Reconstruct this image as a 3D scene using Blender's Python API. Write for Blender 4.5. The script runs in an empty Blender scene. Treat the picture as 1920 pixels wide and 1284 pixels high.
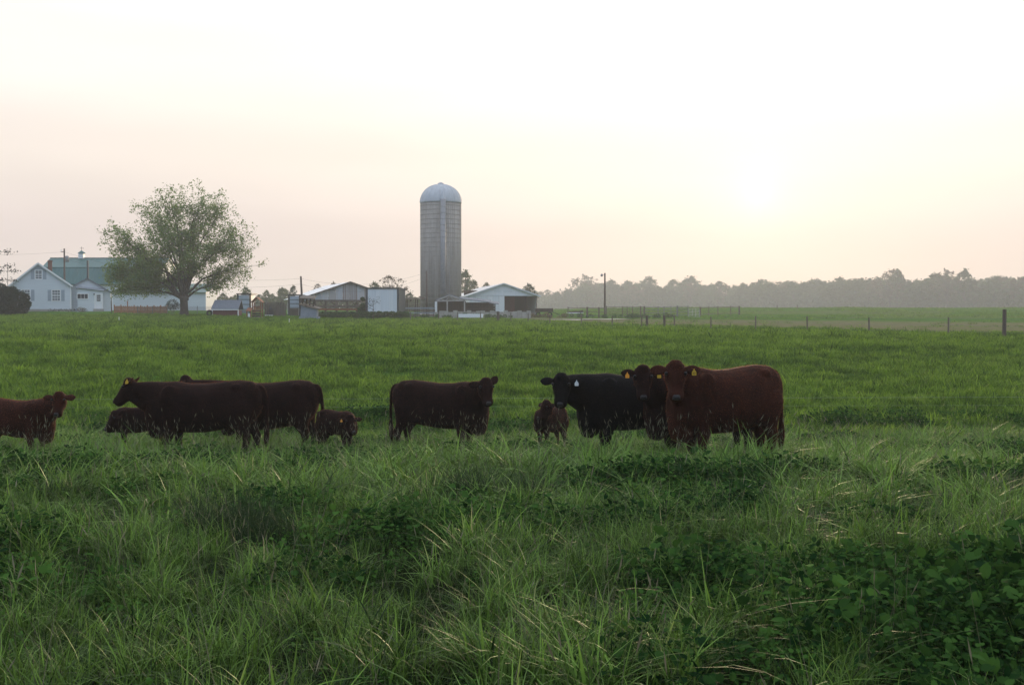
import bpy, bmesh, math, random
import numpy as np
from mathutils import Vector, Matrix, Euler

R = math.radians
SC = bpy.context.scene
COL = SC.collection
rng = np.random.default_rng(7)
random.seed(7)

# ------------------------------------------------------------------ camera, sky, sun, exposure
F = 2240.0                      # focal length in photograph pixels (1920 wide)
CAM_H = 1.7
PITCH = math.atan(50.0 / F)
cam = bpy.data.objects.new('camera', bpy.data.cameras.new('camera'))
COL.objects.link(cam)
cam.data.sensor_width = 36.0
cam.data.lens = F * 36.0 / 1920.0
cam.data.clip_start = 0.1
cam.data.clip_end = 5000.0
cam.location = (0, 0, CAM_H)
cam.rotation_euler = (R(90) - PITCH, 0, 0)
SC.camera = cam

SUN_EL = math.atan((592 - 372) / F)
SUN_AZ = math.atan((1420 - 960) / F)          # to the right of the view direction (+y)
SUN_DIR = Vector((math.sin(SUN_AZ) * math.cos(SUN_EL), math.cos(SUN_AZ) * math.cos(SUN_EL), math.sin(SUN_EL)))

world = bpy.data.worlds.new('World')
SC.world = world
world.use_nodes = True
wn, wl = world.node_tree.nodes, world.node_tree.links
wn.clear()
w_out = wn.new('ShaderNodeOutputWorld')
w_sky = wn.new('ShaderNodeTexSky')
w_sky.sky_type = 'NISHITA'
w_sky.sun_disc = False
w_sky.sun_elevation = SUN_EL
w_sky.sun_rotation = SUN_AZ
w_sky.air_density = 1.0
w_sky.dust_density = 0.4
w_sky.ozone_density = 1.5
w_bg = wn.new('ShaderNodeBackground')
w_bg.inputs['Strength'].default_value = 0.05
wl.new(w_sky.outputs[0], w_bg.inputs['Color'])
# veil of bright evening haze: by elevation and by angle from the sun
w_tc = wn.new('ShaderNodeTexCoord')
w_nrm = wn.new('ShaderNodeVectorMath'); w_nrm.operation = 'NORMALIZE'
wl.new(w_tc.outputs['Generated'], w_nrm.inputs[0])
w_sep = wn.new('ShaderNodeSeparateXYZ'); wl.new(w_nrm.outputs[0], w_sep.inputs[0])
w_dot = wn.new('ShaderNodeVectorMath'); w_dot.operation = 'DOT_PRODUCT'
wl.new(w_nrm.outputs[0], w_dot.inputs[0]); w_dot.inputs[1].default_value = SUN_DIR
w_el = wn.new('ShaderNodeValToRGB')
cr = w_el.color_ramp
cr.interpolation = 'EASE'
STOPS = [(0.0, (0.60, 0.505, 0.50)), (0.06, (0.625, 0.53, 0.525)), (0.13, (0.74, 0.65, 0.60)), (0.20, (0.87, 0.81, 0.76)),
         (0.28, (0.95, 0.925, 0.90)), (0.5, (1.08, 1.12, 1.16)), (1.0, (0.95, 1.04, 1.20))]
STOPS_BACK = [(0.0, (0.30, 0.38, 0.55)), (0.15, (0.38, 0.49, 0.70)), (0.5, (0.66, 0.79, 1.02)), (1.0, (0.95, 1.04, 1.20))]
def fill_ramp(cr, stops):
    while len(cr.elements) < len(stops):
        cr.elements.new(0.5)
    for e, (p, c) in zip(cr.elements, stops):
        e.position = p; e.color = (*c, 1)
fill_ramp(cr, STOPS)
wl.new(w_sep.outputs['Z'], w_el.inputs[0])
w_el2 = wn.new('ShaderNodeValToRGB'); w_el2.color_ramp.interpolation = 'EASE'
fill_ramp(w_el2.color_ramp, STOPS_BACK)
wl.new(w_sep.outputs['Z'], w_el2.inputs[0])
# bright warm haze towards the sun, plain blue grey evening sky behind the camera
w_side = wn.new('ShaderNodeMapRange'); w_side.interpolation_type = 'SMOOTHSTEP'
w_side.inputs['From Min'].default_value = -0.5; w_side.inputs['From Max'].default_value = 0.80
wl.new(w_dot.outputs['Value'], w_side.inputs['Value'])
w_mix = wn.new('ShaderNodeMix'); w_mix.data_type = 'RGBA'
wl.new(w_side.outputs[0], w_mix.inputs['Factor']); wl.new(w_el2.outputs['Color'], w_mix.inputs['A']); wl.new(w_el.outputs['Color'], w_mix.inputs['B'])
w_bg2 = wn.new('ShaderNodeBackground')
# faint long streaks of thicker haze
w_map = wn.new('ShaderNodeMapping'); w_map.inputs['Scale'].default_value = (3.0, 3.0, 16.0)
wl.new(w_nrm.outputs[0], w_map.inputs[0])
w_nz = wn.new('ShaderNodeTexNoise'); w_nz.inputs['Scale'].default_value = 1.3; w_nz.inputs['Detail'].default_value = 3
wl.new(w_map.outputs[0], w_nz.inputs['Vector'])
w_nr = wn.new('ShaderNodeMapRange'); w_nr.inputs['From Min'].default_value = .35; w_nr.inputs['From Max'].default_value = .7
w_nr.inputs['To Min'].default_value = 1.03; w_nr.inputs['To Max'].default_value = 0.96
wl.new(w_nz.outputs['Fac'], w_nr.inputs['Value'])
wl.new(w_nr.outputs[0], w_bg2.inputs['Strength'])
wl.new(w_mix.outputs['Result'], w_bg2.inputs['Color'])
# broad warm aureole of the veiled sun
w_ac = wn.new('ShaderNodeMath'); w_ac.operation = 'ARCCOSINE'
w_cl = wn.new('ShaderNodeClamp'); w_cl.inputs['Min'].default_value = -1; w_cl.inputs['Max'].default_value = 1
wl.new(w_dot.outputs['Value'], w_cl.inputs['Value']); wl.new(w_cl.outputs[0], w_ac.inputs[0])
w_mul = wn.new('ShaderNodeMath'); w_mul.operation = 'MULTIPLY'; w_mul.inputs[1].default_value = -1.0 / R(26)
wl.new(w_ac.outputs[0], w_mul.inputs[0])
w_exp = wn.new('ShaderNodeMath'); w_exp.operation = 'EXPONENT'; wl.new(w_mul.outputs[0], w_exp.inputs[0])
w_bg3 = wn.new('ShaderNodeBackground'); w_bg3.inputs['Color'].default_value = (0.32, 0.275, 0.20, 1)
# the aureole sinks into the thick low haze near the horizon
w_low = wn.new('ShaderNodeMapRange'); w_low.interpolation_type = 'SMOOTHSTEP'
w_low.inputs['From Min'].default_value = 0.0; w_low.inputs['From Max'].default_value = 0.13
w_low.inputs['To Min'].default_value = 0.4
wl.new(w_sep.outputs['Z'], w_low.inputs['Value'])
w_am = wn.new('ShaderNodeMath'); w_am.operation = 'MULTIPLY'
w_mul2 = wn.new('ShaderNodeMath'); w_mul2.operation = 'MULTIPLY'; w_mul2.inputs[1].default_value = -1.0 / R(0.9)
wl.new(w_ac.outputs[0], w_mul2.inputs[0])
w_exp2 = wn.new('ShaderNodeMath'); w_exp2.operation = 'EXPONENT'; wl.new(w_mul2.outputs[0], w_exp2.inputs[0])
w_ma = wn.new('ShaderNodeMath'); w_ma.operation = 'MULTIPLY_ADD'; w_ma.inputs[1].default_value = 0.8
wl.new(w_exp2.outputs[0], w_ma.inputs[0]); wl.new(w_exp.outputs[0], w_ma.inputs[2])
wl.new(w_ma.outputs[0], w_am.inputs[0]); wl.new(w_low.outputs[0], w_am.inputs[1])
wl.new(w_am.outputs[0], w_bg3.inputs['Strength'])
w_a1 = wn.new('ShaderNodeMixShader'); w_a1.inputs[0].default_value = 0.85; w_a2 = wn.new('ShaderNodeAddShader')
wl.new(w_bg.outputs[0], w_a1.inputs[1]); wl.new(w_bg2.outputs[0], w_a1.inputs[2])
wl.new(w_a1.outputs[0], w_a2.inputs[0]); wl.new(w_bg3.outputs[0], w_a2.inputs[1])
wl.new(w_a2.outputs[0], w_out.inputs['Surface'])

sun = bpy.data.objects.new('sun', bpy.data.lights.new('sun', 'SUN'))
COL.objects.link(sun)
sun.data.energy = 2.3
sun.data.angle = R(6)
sun.data.color = (1.0, 0.74, 0.46)
sun.rotation_euler = (-SUN_DIR).to_track_quat('-Z', 'Y').to_euler()
sun.location = SUN_DIR * 60

SC.view_settings.view_transform = 'Standard'
SC.view_settings.look = 'None'
SC.view_settings.exposure = 0.4
SC.view_settings.gamma = 1.0
SC.view_settings.use_curve_mapping = False
SC.render.engine = 'CYCLES'
SC.cycles.max_bounces = 8
SC.cycles.transparent_max_bounces = 8
SC.cycles.volume_bounces = 1
SC.cycles.use_adaptive_sampling = False

# ------------------------------------------------------------------ helpers
def ray(px, py):
    vx = (px - 960) / F; vz = -(py - 642) / F
    c, s = math.cos(PITCH), math.sin(PITCH)
    return Vector((vx, c + vz * s, -s + vz * c))

def at(px, py, d):
    r = ray(px, py)
    k = d / r.y
    return Vector((r.x * k, d, CAM_H + r.z * k))

def smooth(a, b, x):
    t = np.clip((x - a) / (b - a), 0, 1)
    return t * t * (3 - 2 * t)

YP = [-60, 0, 5, 10, 13, 16, 18, 20, 22, 26, 32, 40, 55, 65, 80]
ZP = [0, 0, 0, -.08, -.2, -.4, -.58, -.75, -.87, -.95, -.85, -.5, .2, .45, .55]
PL = ([100, 120, 140, 150, 166, 200, 300, 420, 1000], [.8, 1.05, 1.45, 1.7, 2.3, 2.6, 3.2, 3.6, 4])
PM = ([100, 120, 140, 165, 180, 200, 300, 420, 1000], [.65, .85, 1.1, 1.4, 1.6, 1.9, 3.2, 3.6, 4])
PR = ([100, 120, 140, 200, 250, 300, 330, 420, 1000], [.58, .62, .82, 1.85, 2.85, 3.7, 3.8, 3.2, 4])
_rw = np.random.default_rng(3)
WAVES = [(_rw.uniform(.25, 2.2), _rw.uniform(0, 6.28), _rw.uniform(0, 6.28)) for _ in range(14)]

def lumps(x, y):
    z = 0
    for k, a, ph in WAVES:
        z = z + np.sin(k * (x * np.cos(a) + y * np.sin(a)) + ph) * (0.012 / k ** 0.5)
    return z

def h(x, y):
    x = np.asarray(x, float); y = np.asarray(y, float)
    u = x / np.maximum(y, 1.0)
    L = np.interp(y, YP + PL[0], ZP + PL[1]); M = np.interp(y, YP + PM[0], ZP + PM[1]); Rr = np.interp(y, YP + PR[0], ZP + PR[1])
    wl_ = 1 - smooth(-.27, -.13, u); wr_ = smooth(0.0, .12, u)
    z = L * wl_ + Rr * wr_ + M * (1 - wl_ - wr_)
    return z + lumps(x, y)

def gz(x, y):
    return float(h(x, y))

def patch(x, y, scale, seed):
    r = np.random.default_rng(seed)
    v = np.zeros_like(np.asarray(x, float))
    for i in range(9):
        a, ph = r.uniform(0, 6.28, 2); k = r.uniform(.5, 1.6) / scale
        v = v + np.sin(k * (x * np.cos(a) + y * np.sin(a)) + ph + 1.3 * np.sin(.7 * k * (x * np.sin(a) - y * np.cos(a)) + ph))
    return v / 3.0

def tag(o, label=None, cat=None, group=None, kind=None):
    if label: o['label'] = label
    if cat: o['category'] = cat
    if group: o['group'] = group
    if kind: o['kind'] = kind
    return o

def empty(name, loc, rz=0.0):
    o = bpy.data.objects.new(name, None)
    o.empty_display_size = 0.2
    COL.objects.link(o)
    o.location = loc; o.rotation_euler = (0, 0, rz)
    return o

def thing(name, loc, label, cat, rz=0.0, group=None):
    return tag(empty(name, loc, rz), label, cat, group)

def children(o):
    return [c for c in bpy.data.objects if c.parent is o]

def copy_tree(o, parent=None):
    c = o.copy(); COL.objects.link(c)
    if parent is not None: c.parent = parent
    for ch in list(o.children): copy_tree(ch, c)
    return c

class MB:
    def __init__(self): self.v = []; self.f = []
    def add(self, vs, fs):
        n = len(self.v); self.v += [tuple(p) for p in vs]; self.f += [tuple(i + n for i in q) for q in fs]; return self
    def box(self, x0, y0, z0, x1, y1, z1):
        v = [(x0, y0, z0), (x1, y0, z0), (x1, y1, z0), (x0, y1, z0), (x0, y0, z1), (x1, y0, z1), (x1, y1, z1), (x0, y1, z1)]
        return self.add(v, [(3, 2, 1, 0), (4, 5, 6, 7), (0, 1, 5, 4), (1, 2, 6, 5), (2, 3, 7, 6), (3, 0, 4, 7)])
    def bar(self, p0, p1, w, t=None):
        p0, p1 = Vector(p0), Vector(p1); t = t or w
        d = (p1 - p0).normalized()
        a = d.cross(Vector((0, 1, 0)))
        if a.length < .1: a = d.cross(Vector((1, 0, 0)))
        a.normalize(); b = d.cross(a).normalized()
        v = [p + a * (sx * w / 2) + b * (sy * t / 2) for p in (p0, p1) for sx, sy in ((-1, -1), (1, -1), (1, 1), (-1, 1))]
        return self.add(v, [(3, 2, 1, 0), (4, 5, 6, 7), (0, 1, 5, 4), (1, 2, 6, 5), (2, 3, 7, 6), (3, 0, 4, 7)])
    def tube(self, pts, rad, n=8):
        pts = [Vector(p) for p in pts]
        if not hasattr(rad, '__len__'): rad = [rad] * len(pts)
        vs = []; fs = []
        for i, p in enumerate(pts):
            d = (pts[min(i + 1, len(pts) - 1)] - pts[max(i - 1, 0)]).normalized()
            a = d.cross(Vector((0, 0, 1)))
            if a.length < .05: a = d.cross(Vector((1, 0, 0)))
            a.normalize(); b = d.cross(a).normalized()
            for k in range(n):
                t = 2 * math.pi * k / n
                vs.append(p + a * (math.cos(t) * rad[i]) + b * (math.sin(t) * rad[i]))
        for i in range(len(pts) - 1):
            for k in range(n):
                k2 = (k + 1) % n
                fs.append((i * n + k, i * n + k2, (i + 1) * n + k2, (i + 1) * n + k))
        fs.append(tuple(range(n))[::-1]); fs.append(tuple(range((len(pts) - 1) * n, len(pts) * n)))
        return self.add(vs, fs)
    def prism(self, poly, y0, y1):
        """poly: (x, z) points, extruded from y0 to y1"""
        n = len(poly)
        vs = [(x, y0, z) for x, z in poly] + [(x, y1, z) for x, z in poly]
        fs = [tuple(range(n)), tuple(range(2 * n - 1, n - 1, -1))] + [(i, i + n, (i + 1) % n + n, (i + 1) % n) for i in range(n)]
        return self.add(vs, fs)
    def slab(self, quad, t):
        """a quad thickened by t along its normal"""
        q = [Vector(p) for p in quad]
        nrm = (q[1] - q[0]).cross(q[2] - q[0]).normalized() * t
        v = q + [p + nrm for p in q]
        return self.add(v, [(3, 2, 1, 0), (4, 5, 6, 7), (0, 1, 5, 4), (1, 2, 6, 5), (2, 3, 7, 6), (3, 0, 4, 7)])
    def lathe(self, prof, n=24, cx=0, cy=0):
        vs = [(cx + r * math.cos(2 * math.pi * k / n), cy + r * math.sin(2 * math.pi * k / n), z) for r, z in prof for k in range(n)]
        fs = [(i * n + k, i * n + (k + 1) % n, (i + 1) * n + (k + 1) % n, (i + 1) * n + k) for i in range(len(prof) - 1) for k in range(n)]
        fs += [tuple(range(n))[::-1], tuple(range((len(prof) - 1) * n, len(prof) * n))]
        return self.add(vs, fs)
    def mesh(self, name, m, smooth_=False):
        me = bpy.data.meshes.new(name)
        me.from_pydata(self.v, [], self.f)
        bm = bmesh.new(); bm.from_mesh(me); bmesh.ops.recalc_face_normals(bm, faces=bm.faces); bm.to_mesh(me); bm.free()
        if smooth_: me.polygons.foreach_set('use_smooth', [True] * len(me.polygons))
        if m: me.materials.append(m)
        return me
    def build(self, name, m, parent=None, smooth_=False, loc=None):
        o = bpy.data.objects.new(name, self.mesh(name, m, smooth_))
        COL.objects.link(o)
        if parent is not None: o.parent = parent
        if loc is not None: o.location = loc
        return o

def np_mesh(name, verts, faces_n, faces, m=None, smooth_=False):
    """verts (n,3) array; faces: (k, faces_n) int array"""
    me = bpy.data.meshes.new(name)
    me.vertices.add(len(verts)); me.vertices.foreach_set('co', np.ascontiguousarray(verts, dtype=np.float32).ravel())
    k = len(faces)
    me.loops.add(k * faces_n); me.loops.foreach_set('vertex_index', np.ascontiguousarray(faces, dtype=np.int32).ravel())
    me.polygons.add(k)
    me.polygons.foreach_set('loop_start', np.arange(0, k * faces_n, faces_n, dtype=np.int32))
    me.polygons.foreach_set('loop_total', np.full(k, faces_n, dtype=np.int32))
    if smooth_: me.polygons.foreach_set('use_smooth', np.ones(k, dtype=bool))
    me.update(calc_edges=True); me.validate()
    if m: me.materials.append(m)
    return me

def link(name, me, parent=None, loc=None):
    o = bpy.data.objects.new(name, me); COL.objects.link(o)
    if parent is not None: o.parent = parent
    if loc is not None: o.location = loc
    return o

# ------------------------------------------------------------------ materials
def mat(name, col, rough=.8, var=.25, scale=3.0, metal=0.0, col2=None, bump=0.0, bscale=30, stretch=(1, 1, 1), sheen=0.0, sheen_tint=(1, .5, .25), transl=0.0, tcol=None, rand=0.0, coord='Object', spec=.3):
    m = bpy.data.materials.new(name); m.use_nodes = True
    n, l = m.node_tree.nodes, m.node_tree.links
    b = n['Principled BSDF']
    b.inputs['Roughness'].default_value = rough
    b.inputs['Metallic'].default_value = metal
    b.inputs['Specular IOR Level'].default_value = spec
    tc = n.new('ShaderNodeTexCoord'); mp = n.new('ShaderNodeMapping'); mp.inputs['Scale'].default_value = stretch
    l.new(tc.outputs[coord], mp.inputs[0])
    nz = n.new('ShaderNodeTexNoise'); nz.inputs['Scale'].default_value = scale; nz.inputs['Detail'].default_value = 5; nz.inputs['Roughness'].default_value = .62
    l.new(mp.outputs[0], nz.inputs['Vector'])
    ramp = n.new('ShaderNodeMapRange'); ramp.inputs['From Min'].default_value = .3; ramp.inputs['From Max'].default_value = .7
    l.new(nz.outputs['Fac'], ramp.inputs['Value'])
    c2 = col2 or tuple(min(1, c * (1 + var)) for c in col); c1 = col if col2 else tuple(c * (1 - var) for c in col)
    mx = n.new('ShaderNodeMix'); mx.data_type = 'RGBA'
    mx.inputs['A'].default_value = (*c1, 1); mx.inputs['B'].default_value = (*c2, 1)
    l.new(ramp.outputs[0], mx.inputs['Factor'])
    out = mx.outputs['Result']
    if rand:
        oi = n.new('ShaderNodeObjectInfo'); hs = n.new('ShaderNodeHueSaturation')
        mr = n.new('ShaderNodeMapRange'); mr.inputs['To Min'].default_value = 1 - rand; mr.inputs['To Max'].default_value = 1 + rand
        l.new(oi.outputs['Random'], mr.inputs['Value']); l.new(mr.outputs[0], hs.inputs['Value']); l.new(out, hs.inputs['Color'])
        out = hs.outputs['Color']
    l.new(out, b.inputs['Base Color'])
    if bump:
        n2 = n.new('ShaderNodeTexNoise'); n2.inputs['Scale'].default_value = bscale; n2.inputs['Detail'].default_value = 4
        l.new(mp.outputs[0], n2.inputs['Vector'])
        bp = n.new('ShaderNodeBump'); bp.inputs['Strength'].default_value = bump; bp.inputs['Distance'].default_value = .02
        l.new(n2.outputs['Fac'], bp.inputs['Height']); l.new(bp.outputs[0], b.inputs['Normal'])
    if sheen:
        b.inputs['Sheen Weight'].default_value = sheen; b.inputs['Sheen Tint'].default_value = (*sheen_tint, 1); b.inputs['Sheen Roughness'].default_value = .35
    if transl:
        t = n.new('ShaderNodeBsdfTranslucent'); mxs = n.new('ShaderNodeMixShader'); mxs.inputs[0].default_value = transl
        if tcol:
            t.inputs[0].default_value = (*tcol, 1)
        else:
            l.new(out, t.inputs[0])
        l.new(b.outputs[0], mxs.inputs[1]); l.new(t.outputs[0], mxs.inputs[2]); l.new(mxs.outputs[0], n['Material Output'].inputs['Surface'])
    return m

M = {}
M['white_paint'] = mat('white_paint', (.74, .76, .78), .6, .06, 1.2, stretch=(.4, .4, 3))
M['white_trim'] = mat('white_trim', (.80, .80, .80), .5, .04)
M['siding'] = mat('siding', (.60, .65, .70), .6, .07, 2.0, bump=.1, bscale=5, stretch=(.2, .2, 7))
M['grey_siding'] = mat('grey_siding', (.55, .59, .63), .65, .08, 2.0, stretch=(.2, .2, 7))
M['shutter'] = mat('shutter_paint', (.33, .38, .45), .6, .08)
M['glass'] = mat('window_glass', (.04, .045, .06), .3, .2, 2, spec=.25)
M['green_roof'] = mat('green_roof_metal', (.026, .105, .105), .5, .12, .6, stretch=(2.5, .3, .3), spec=.4)
M['light_roof'] = mat('pale_roof_metal', (.52, .53, .54), .38, .08, .7, metal=.35, stretch=(2.5, .3, .3))
M['sunlit_roof'] = mat('sunlit_roof_metal', (.72, .72, .72), .4, .06, .7, stretch=(2, .3, .3), spec=.5)  # barn roof metal with the sun's sheen put into its pale colour
M['grey_roof'] = mat('grey_shingle', (.15, .17, .20), .85, .2, 6)
M['brick'] = mat('chimney_brick', (.17, .075, .055), .85, .3, 9)
M['wood'] = mat('weathered_wood', (.13, .105, .085), .85, .35, 3, stretch=(1, 1, .2), bump=.3)
M['pole_wood'] = mat('pole_wood', (.10, .075, .06), .85, .3, 3, stretch=(3, 3, .3), bump=.3)
M['red_wood'] = mat('stained_wood', (.22, .085, .045), .75, .3, 3)
M['orange_wood'] = mat('orange_fence_wood', (.34, .155, .085), .8, .25, 3)
M['dark_wood'] = mat('dark_barn_wood', (.05, .037, .03), .9, .4, 2, stretch=(2, 2, .3))
M['shed_red'] = mat('shed_red', (.13, .05, .045), .85, .2, 6)
M['grey_paint'] = mat('grey_painted_board', (.21, .24, .28), .7, .12, 2)
M['grey_wire'] = mat('grey_wire', (.16, .16, .165), .8, .1)
M['galv'] = mat('galvanised_steel', (.255, .26, .27), .6, .15, 4, metal=.2)
M['dark_metal'] = mat('dark_metal', (.05, .055, .06), .6, .2)
M['concrete'] = mat('concrete', (.32, .305, .28), .9, .18, 1.5, bump=.2, bscale=12)
M['stave'] = mat('silo_stave_concrete', (.27, .252, .228), .9, .22, 1.4, stretch=(1, 1, .14), bump=.15)
M['dome'] = mat('dome_metal', (.42, .45, .48), .6, .1, 2, metal=.15, stretch=(1, 1, .3))
M['blue_panel'] = mat('blue_grey_panel', (.42, .48, .58), .5, .08, 2)
M['rubber'] = mat('black_rubber', (.02, .02, .022), .8, .2)
M['mud'] = mat('trodden_earth', (.16, .125, .10), .95, .3, 1)
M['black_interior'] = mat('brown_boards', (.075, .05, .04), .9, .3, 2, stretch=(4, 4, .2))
M['bark'] = mat('tree_bark', (.075, .06, .05), .95, .35, 4, stretch=(2, 2, .4), bump=.5, bscale=12)
M['maple_leaf'] = mat('maple_leaf', (.10, .185, .045), .8, .35, .5, transl=.5, col2=(.19, .25, .07))
M['far_leaf'] = mat('far_tree_leaf', (.075, .10, .035), .85, .35, .35, transl=.3, rand=.4)
M['bare_leaf'] = mat('budding_leaf', (.13, .095, .055), .8, .3, .5, transl=.3, rand=.2)
M['dark_leaf'] = mat('dark_bush_leaf', (.012, .026, .013), .8, .4, 1.5, transl=.15)
M['shrub_leaf'] = mat('shrub_leaf', (.05, .10, .028), .7, .35, 1.0, transl=.3)
M['yellow_tag'] = mat('yellow_tag', (.50, .32, .018), .5, .08, 20, transl=.25)
M['orange_tag'] = mat('orange_tag', (.75, .33, .03), .5, .08, 20, transl=.25)
M['white_tag'] = mat('white_tag', (.52, .55, .55), .5, .05, 20)
M['ink'] = mat('tag_ink', (.01, .01, .01), .6, .1)
M['eye'] = mat('cow_eye', (.004, .003, .003), .3, .1, spec=.3)
M['nose'] = mat('wet_nose', (.03, .027, .027), .6, .2, 25)
M['dark_nose'] = mat('dark_nose', (.012, .011, .012), .5, .2, 25)
def coat(name, c, sh, tint):
    return mat(name, c, .78, .45, 5, sheen=sh, sheen_tint=tint, bump=.5, bscale=55, stretch=(1, 1, .6), col2=None, spec=.06)
M['coat_dark'] = coat('dark_brown_coat', (.011, .0042, .0034), .03, (1, .35, .18))
M['coat_red'] = coat('red_brown_coat', (.029, .0084, .0048), .05, (1, .35, .15))
M['coat_black'] = coat('black_coat', (.004, .0038, .004), .01, (.7, .6, .6))
M['hair_dark'] = mat('dark_fringe_hair', (.014, .0065, .0045), .7, .3, 9, transl=.5, tcol=(.30, .085, .03))
M['hair_red'] = mat('red_fringe_hair', (.032, .0095, .0052), .7, .3, 9, transl=.5, tcol=(.48, .14, .045))
M['hair_black'] = mat('black_fringe_hair', (.007, .006, .006), .7, .3, 9, transl=.4, tcol=(.10, .07, .06))
M['polywire'] = mat('white_polywire', (.30, .33, .28), .7, .05)

# ground
def ground_mat():
    m = bpy.data.materials.new('pasture_ground'); m.use_nodes = True
    n, l = m.node_tree.nodes, m.node_tree.links
    b = n['Principled BSDF']; b.inputs['Roughness'].default_value = 1.0; b.inputs['Specular IOR Level'].default_value = 0.0
    tc = n.new('ShaderNodeTexCoord')
    def noise(sc, det=5, ro=.6):
        z = n.new('ShaderNodeTexNoise'); z.inputs['Scale'].default_value = sc; z.inputs['Detail'].default_value = det; z.inputs['Roughness'].default_value = ro
        l.new(tc.outputs['Object'], z.inputs['Vector']); return z.outputs['Fac']
    def mixc(f, a, c):
        x = n.new('ShaderNodeMix'); x.data_type = 'RGBA'
        l.new(f, x.inputs['Factor'])
        for s, v in (('A', a), ('B', c)):
            if isinstance(v, tuple): x.inputs[s].default_value = (*v, 1)
            else: l.new(v, x.inputs[s])
        return x.outputs['Result']
    def rng_(f, a, c):
        r = n.new('ShaderNodeMapRange'); r.inputs['From Min'].default_value = a; r.inputs['From Max'].default_value = c; l.new(f, r.inputs['Value']); return r.outputs[0]
    g = mixc(rng_(noise(.35), .35, .65), (.05, .12, .016), (.09, .18, .028))
    g = mixc(rng_(noise(2.5), .4, .75), g, (.03, .06, .018))
    at_ = n.new('ShaderNodeAttribute'); at_.attribute_name = 'soil'
    soil = mixc(rng_(noise(.8), .35, .65), (.19, .145, .095), (.12, .12, .055))
    g = mixc(at_.outputs['Fac'], g, soil)
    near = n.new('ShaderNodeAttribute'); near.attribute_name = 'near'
    g = mixc(near.outputs['Fac'], g, (.010, .017, .005))  # near ground blackened to stand for shade in the gaps between tufts
    l.new(g, b.inputs['Base Color'])
    bp = n.new('ShaderNodeBump'); bp.inputs['Strength'].default_value = .8; bp.inputs['Distance'].default_value = .15
    l.new(noise(1.8, 6, .7), bp.inputs['Height']); l.new(bp.outputs[0], b.inputs['Normal'])
    return m
M['ground'] = ground_mat()

# ------------------------------------------------------------------ the ground, one sheet
def build_ground():
    ys = np.concatenate([np.linspace(-50, 0, 12)[:-1], np.linspace(0, 40, 80)[:-1], np.geomspace(40, 1280, 160)])
    ts = np.linspace(-1, 1, 181); ts = np.sign(ts) * (0.55 * np.abs(ts) + .45 * np.abs(ts) ** 2.2)
    Y = np.repeat(ys[:, None], len(ts), 1)
    X = ts[None, :] * (34 + .60 * np.maximum(Y, 0))
    Z = h(X, Y)
    V = np.stack([X, Y, Z], -1).reshape(-1, 3)
    nr, nc = Y.shape
    i = np.arange(nr - 1)[:, None] * nc + np.arange(nc - 1)[None, :]
    Fc = np.stack([i, i + 1, i + nc + 1, i + nc], -1).reshape(-1, 4)
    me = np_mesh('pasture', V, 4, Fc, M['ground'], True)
    x, y = V[:, 0], V[:, 1]; u = x / np.maximum(y, 1)
    # beige strips of tilled soil beyond the boundary fence on the right-hand side
    fl = 62 + (0.41 - u) / .42 * 78
    soil = smooth(0, 6, y - fl - 8) * smooth(-.02, .03, u) * (1 - smooth(150, 165, y + 60 * (u - .2))) * .8
    soil = np.maximum(soil, .35 * smooth(.05, .1, u) * smooth(165, 180, y) * (1 - smooth(240, 260, y)) * (patch(x, y, 14, 5) > .3))
    a = me.attributes.new('soil', 'FLOAT', 'POINT'); a.data.foreach_set('value', soil.astype(np.float32))
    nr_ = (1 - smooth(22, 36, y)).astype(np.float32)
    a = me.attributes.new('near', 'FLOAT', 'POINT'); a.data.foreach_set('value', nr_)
    o = link('pasture', me)
    o['kind'] = 'structure'
    return o
build_ground()

# pale concrete track crossing behind the pasture
def track():
    mb = MB(); pts = [(at(px, 600, d).x, d) for px, d in ((905, 143), (960, 146), (1040, 150), (1120, 156), (1210, 164))]
    for (x0, y0), (x1, y1) in zip(pts[:-1], pts[1:]):
        for k in range(4):
            a, c = k / 4, (k + 1) / 4
            q = [(x0 + (x1 - x0) * t, y0 + (y1 - y0) * t) for t in (a, c)]
            (xa, ya), (xb, yb) = q
            v = [(xa, ya - 1.2, gz(xa, ya - 1.2) + .06), (xb, yb - 1.2, gz(xb, yb - 1.2) + .06), (xb, yb + 1.2, gz(xb, yb + 1.2) + .06), (xa, ya + 1.2, gz(xa, ya + 1.2) + .06)]
            mb.add(v, [(0, 1, 2, 3)])
    o = mb.build('track', M['concrete']); o['kind'] = 'structure'
track()

# ------------------------------------------------------------------ haze
def haze():
    m = bpy.data.materials.new('evening_haze'); m.use_nodes = True
    n, l = m.node_tree.nodes, m.node_tree.links
    n.remove(n['Principled BSDF'])
    v = n.new('ShaderNodeVolumePrincipled')
    v.inputs['Color'].default_value = (.93, .93, .94, 1); v.inputs['Density'].default_value = HAZE_DENSITY; v.inputs['Anisotropy'].default_value = .2
    l.new(v.outputs[0], n['Material Output'].inputs['Volume'])
    mb = MB(); mb.box(-840, -55, -3.2, 840, 1310, 36)
    o = mb.build('haze', m); o['kind'] = 'stuff'
HAZE_DENSITY = 0.00056
haze()

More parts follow.
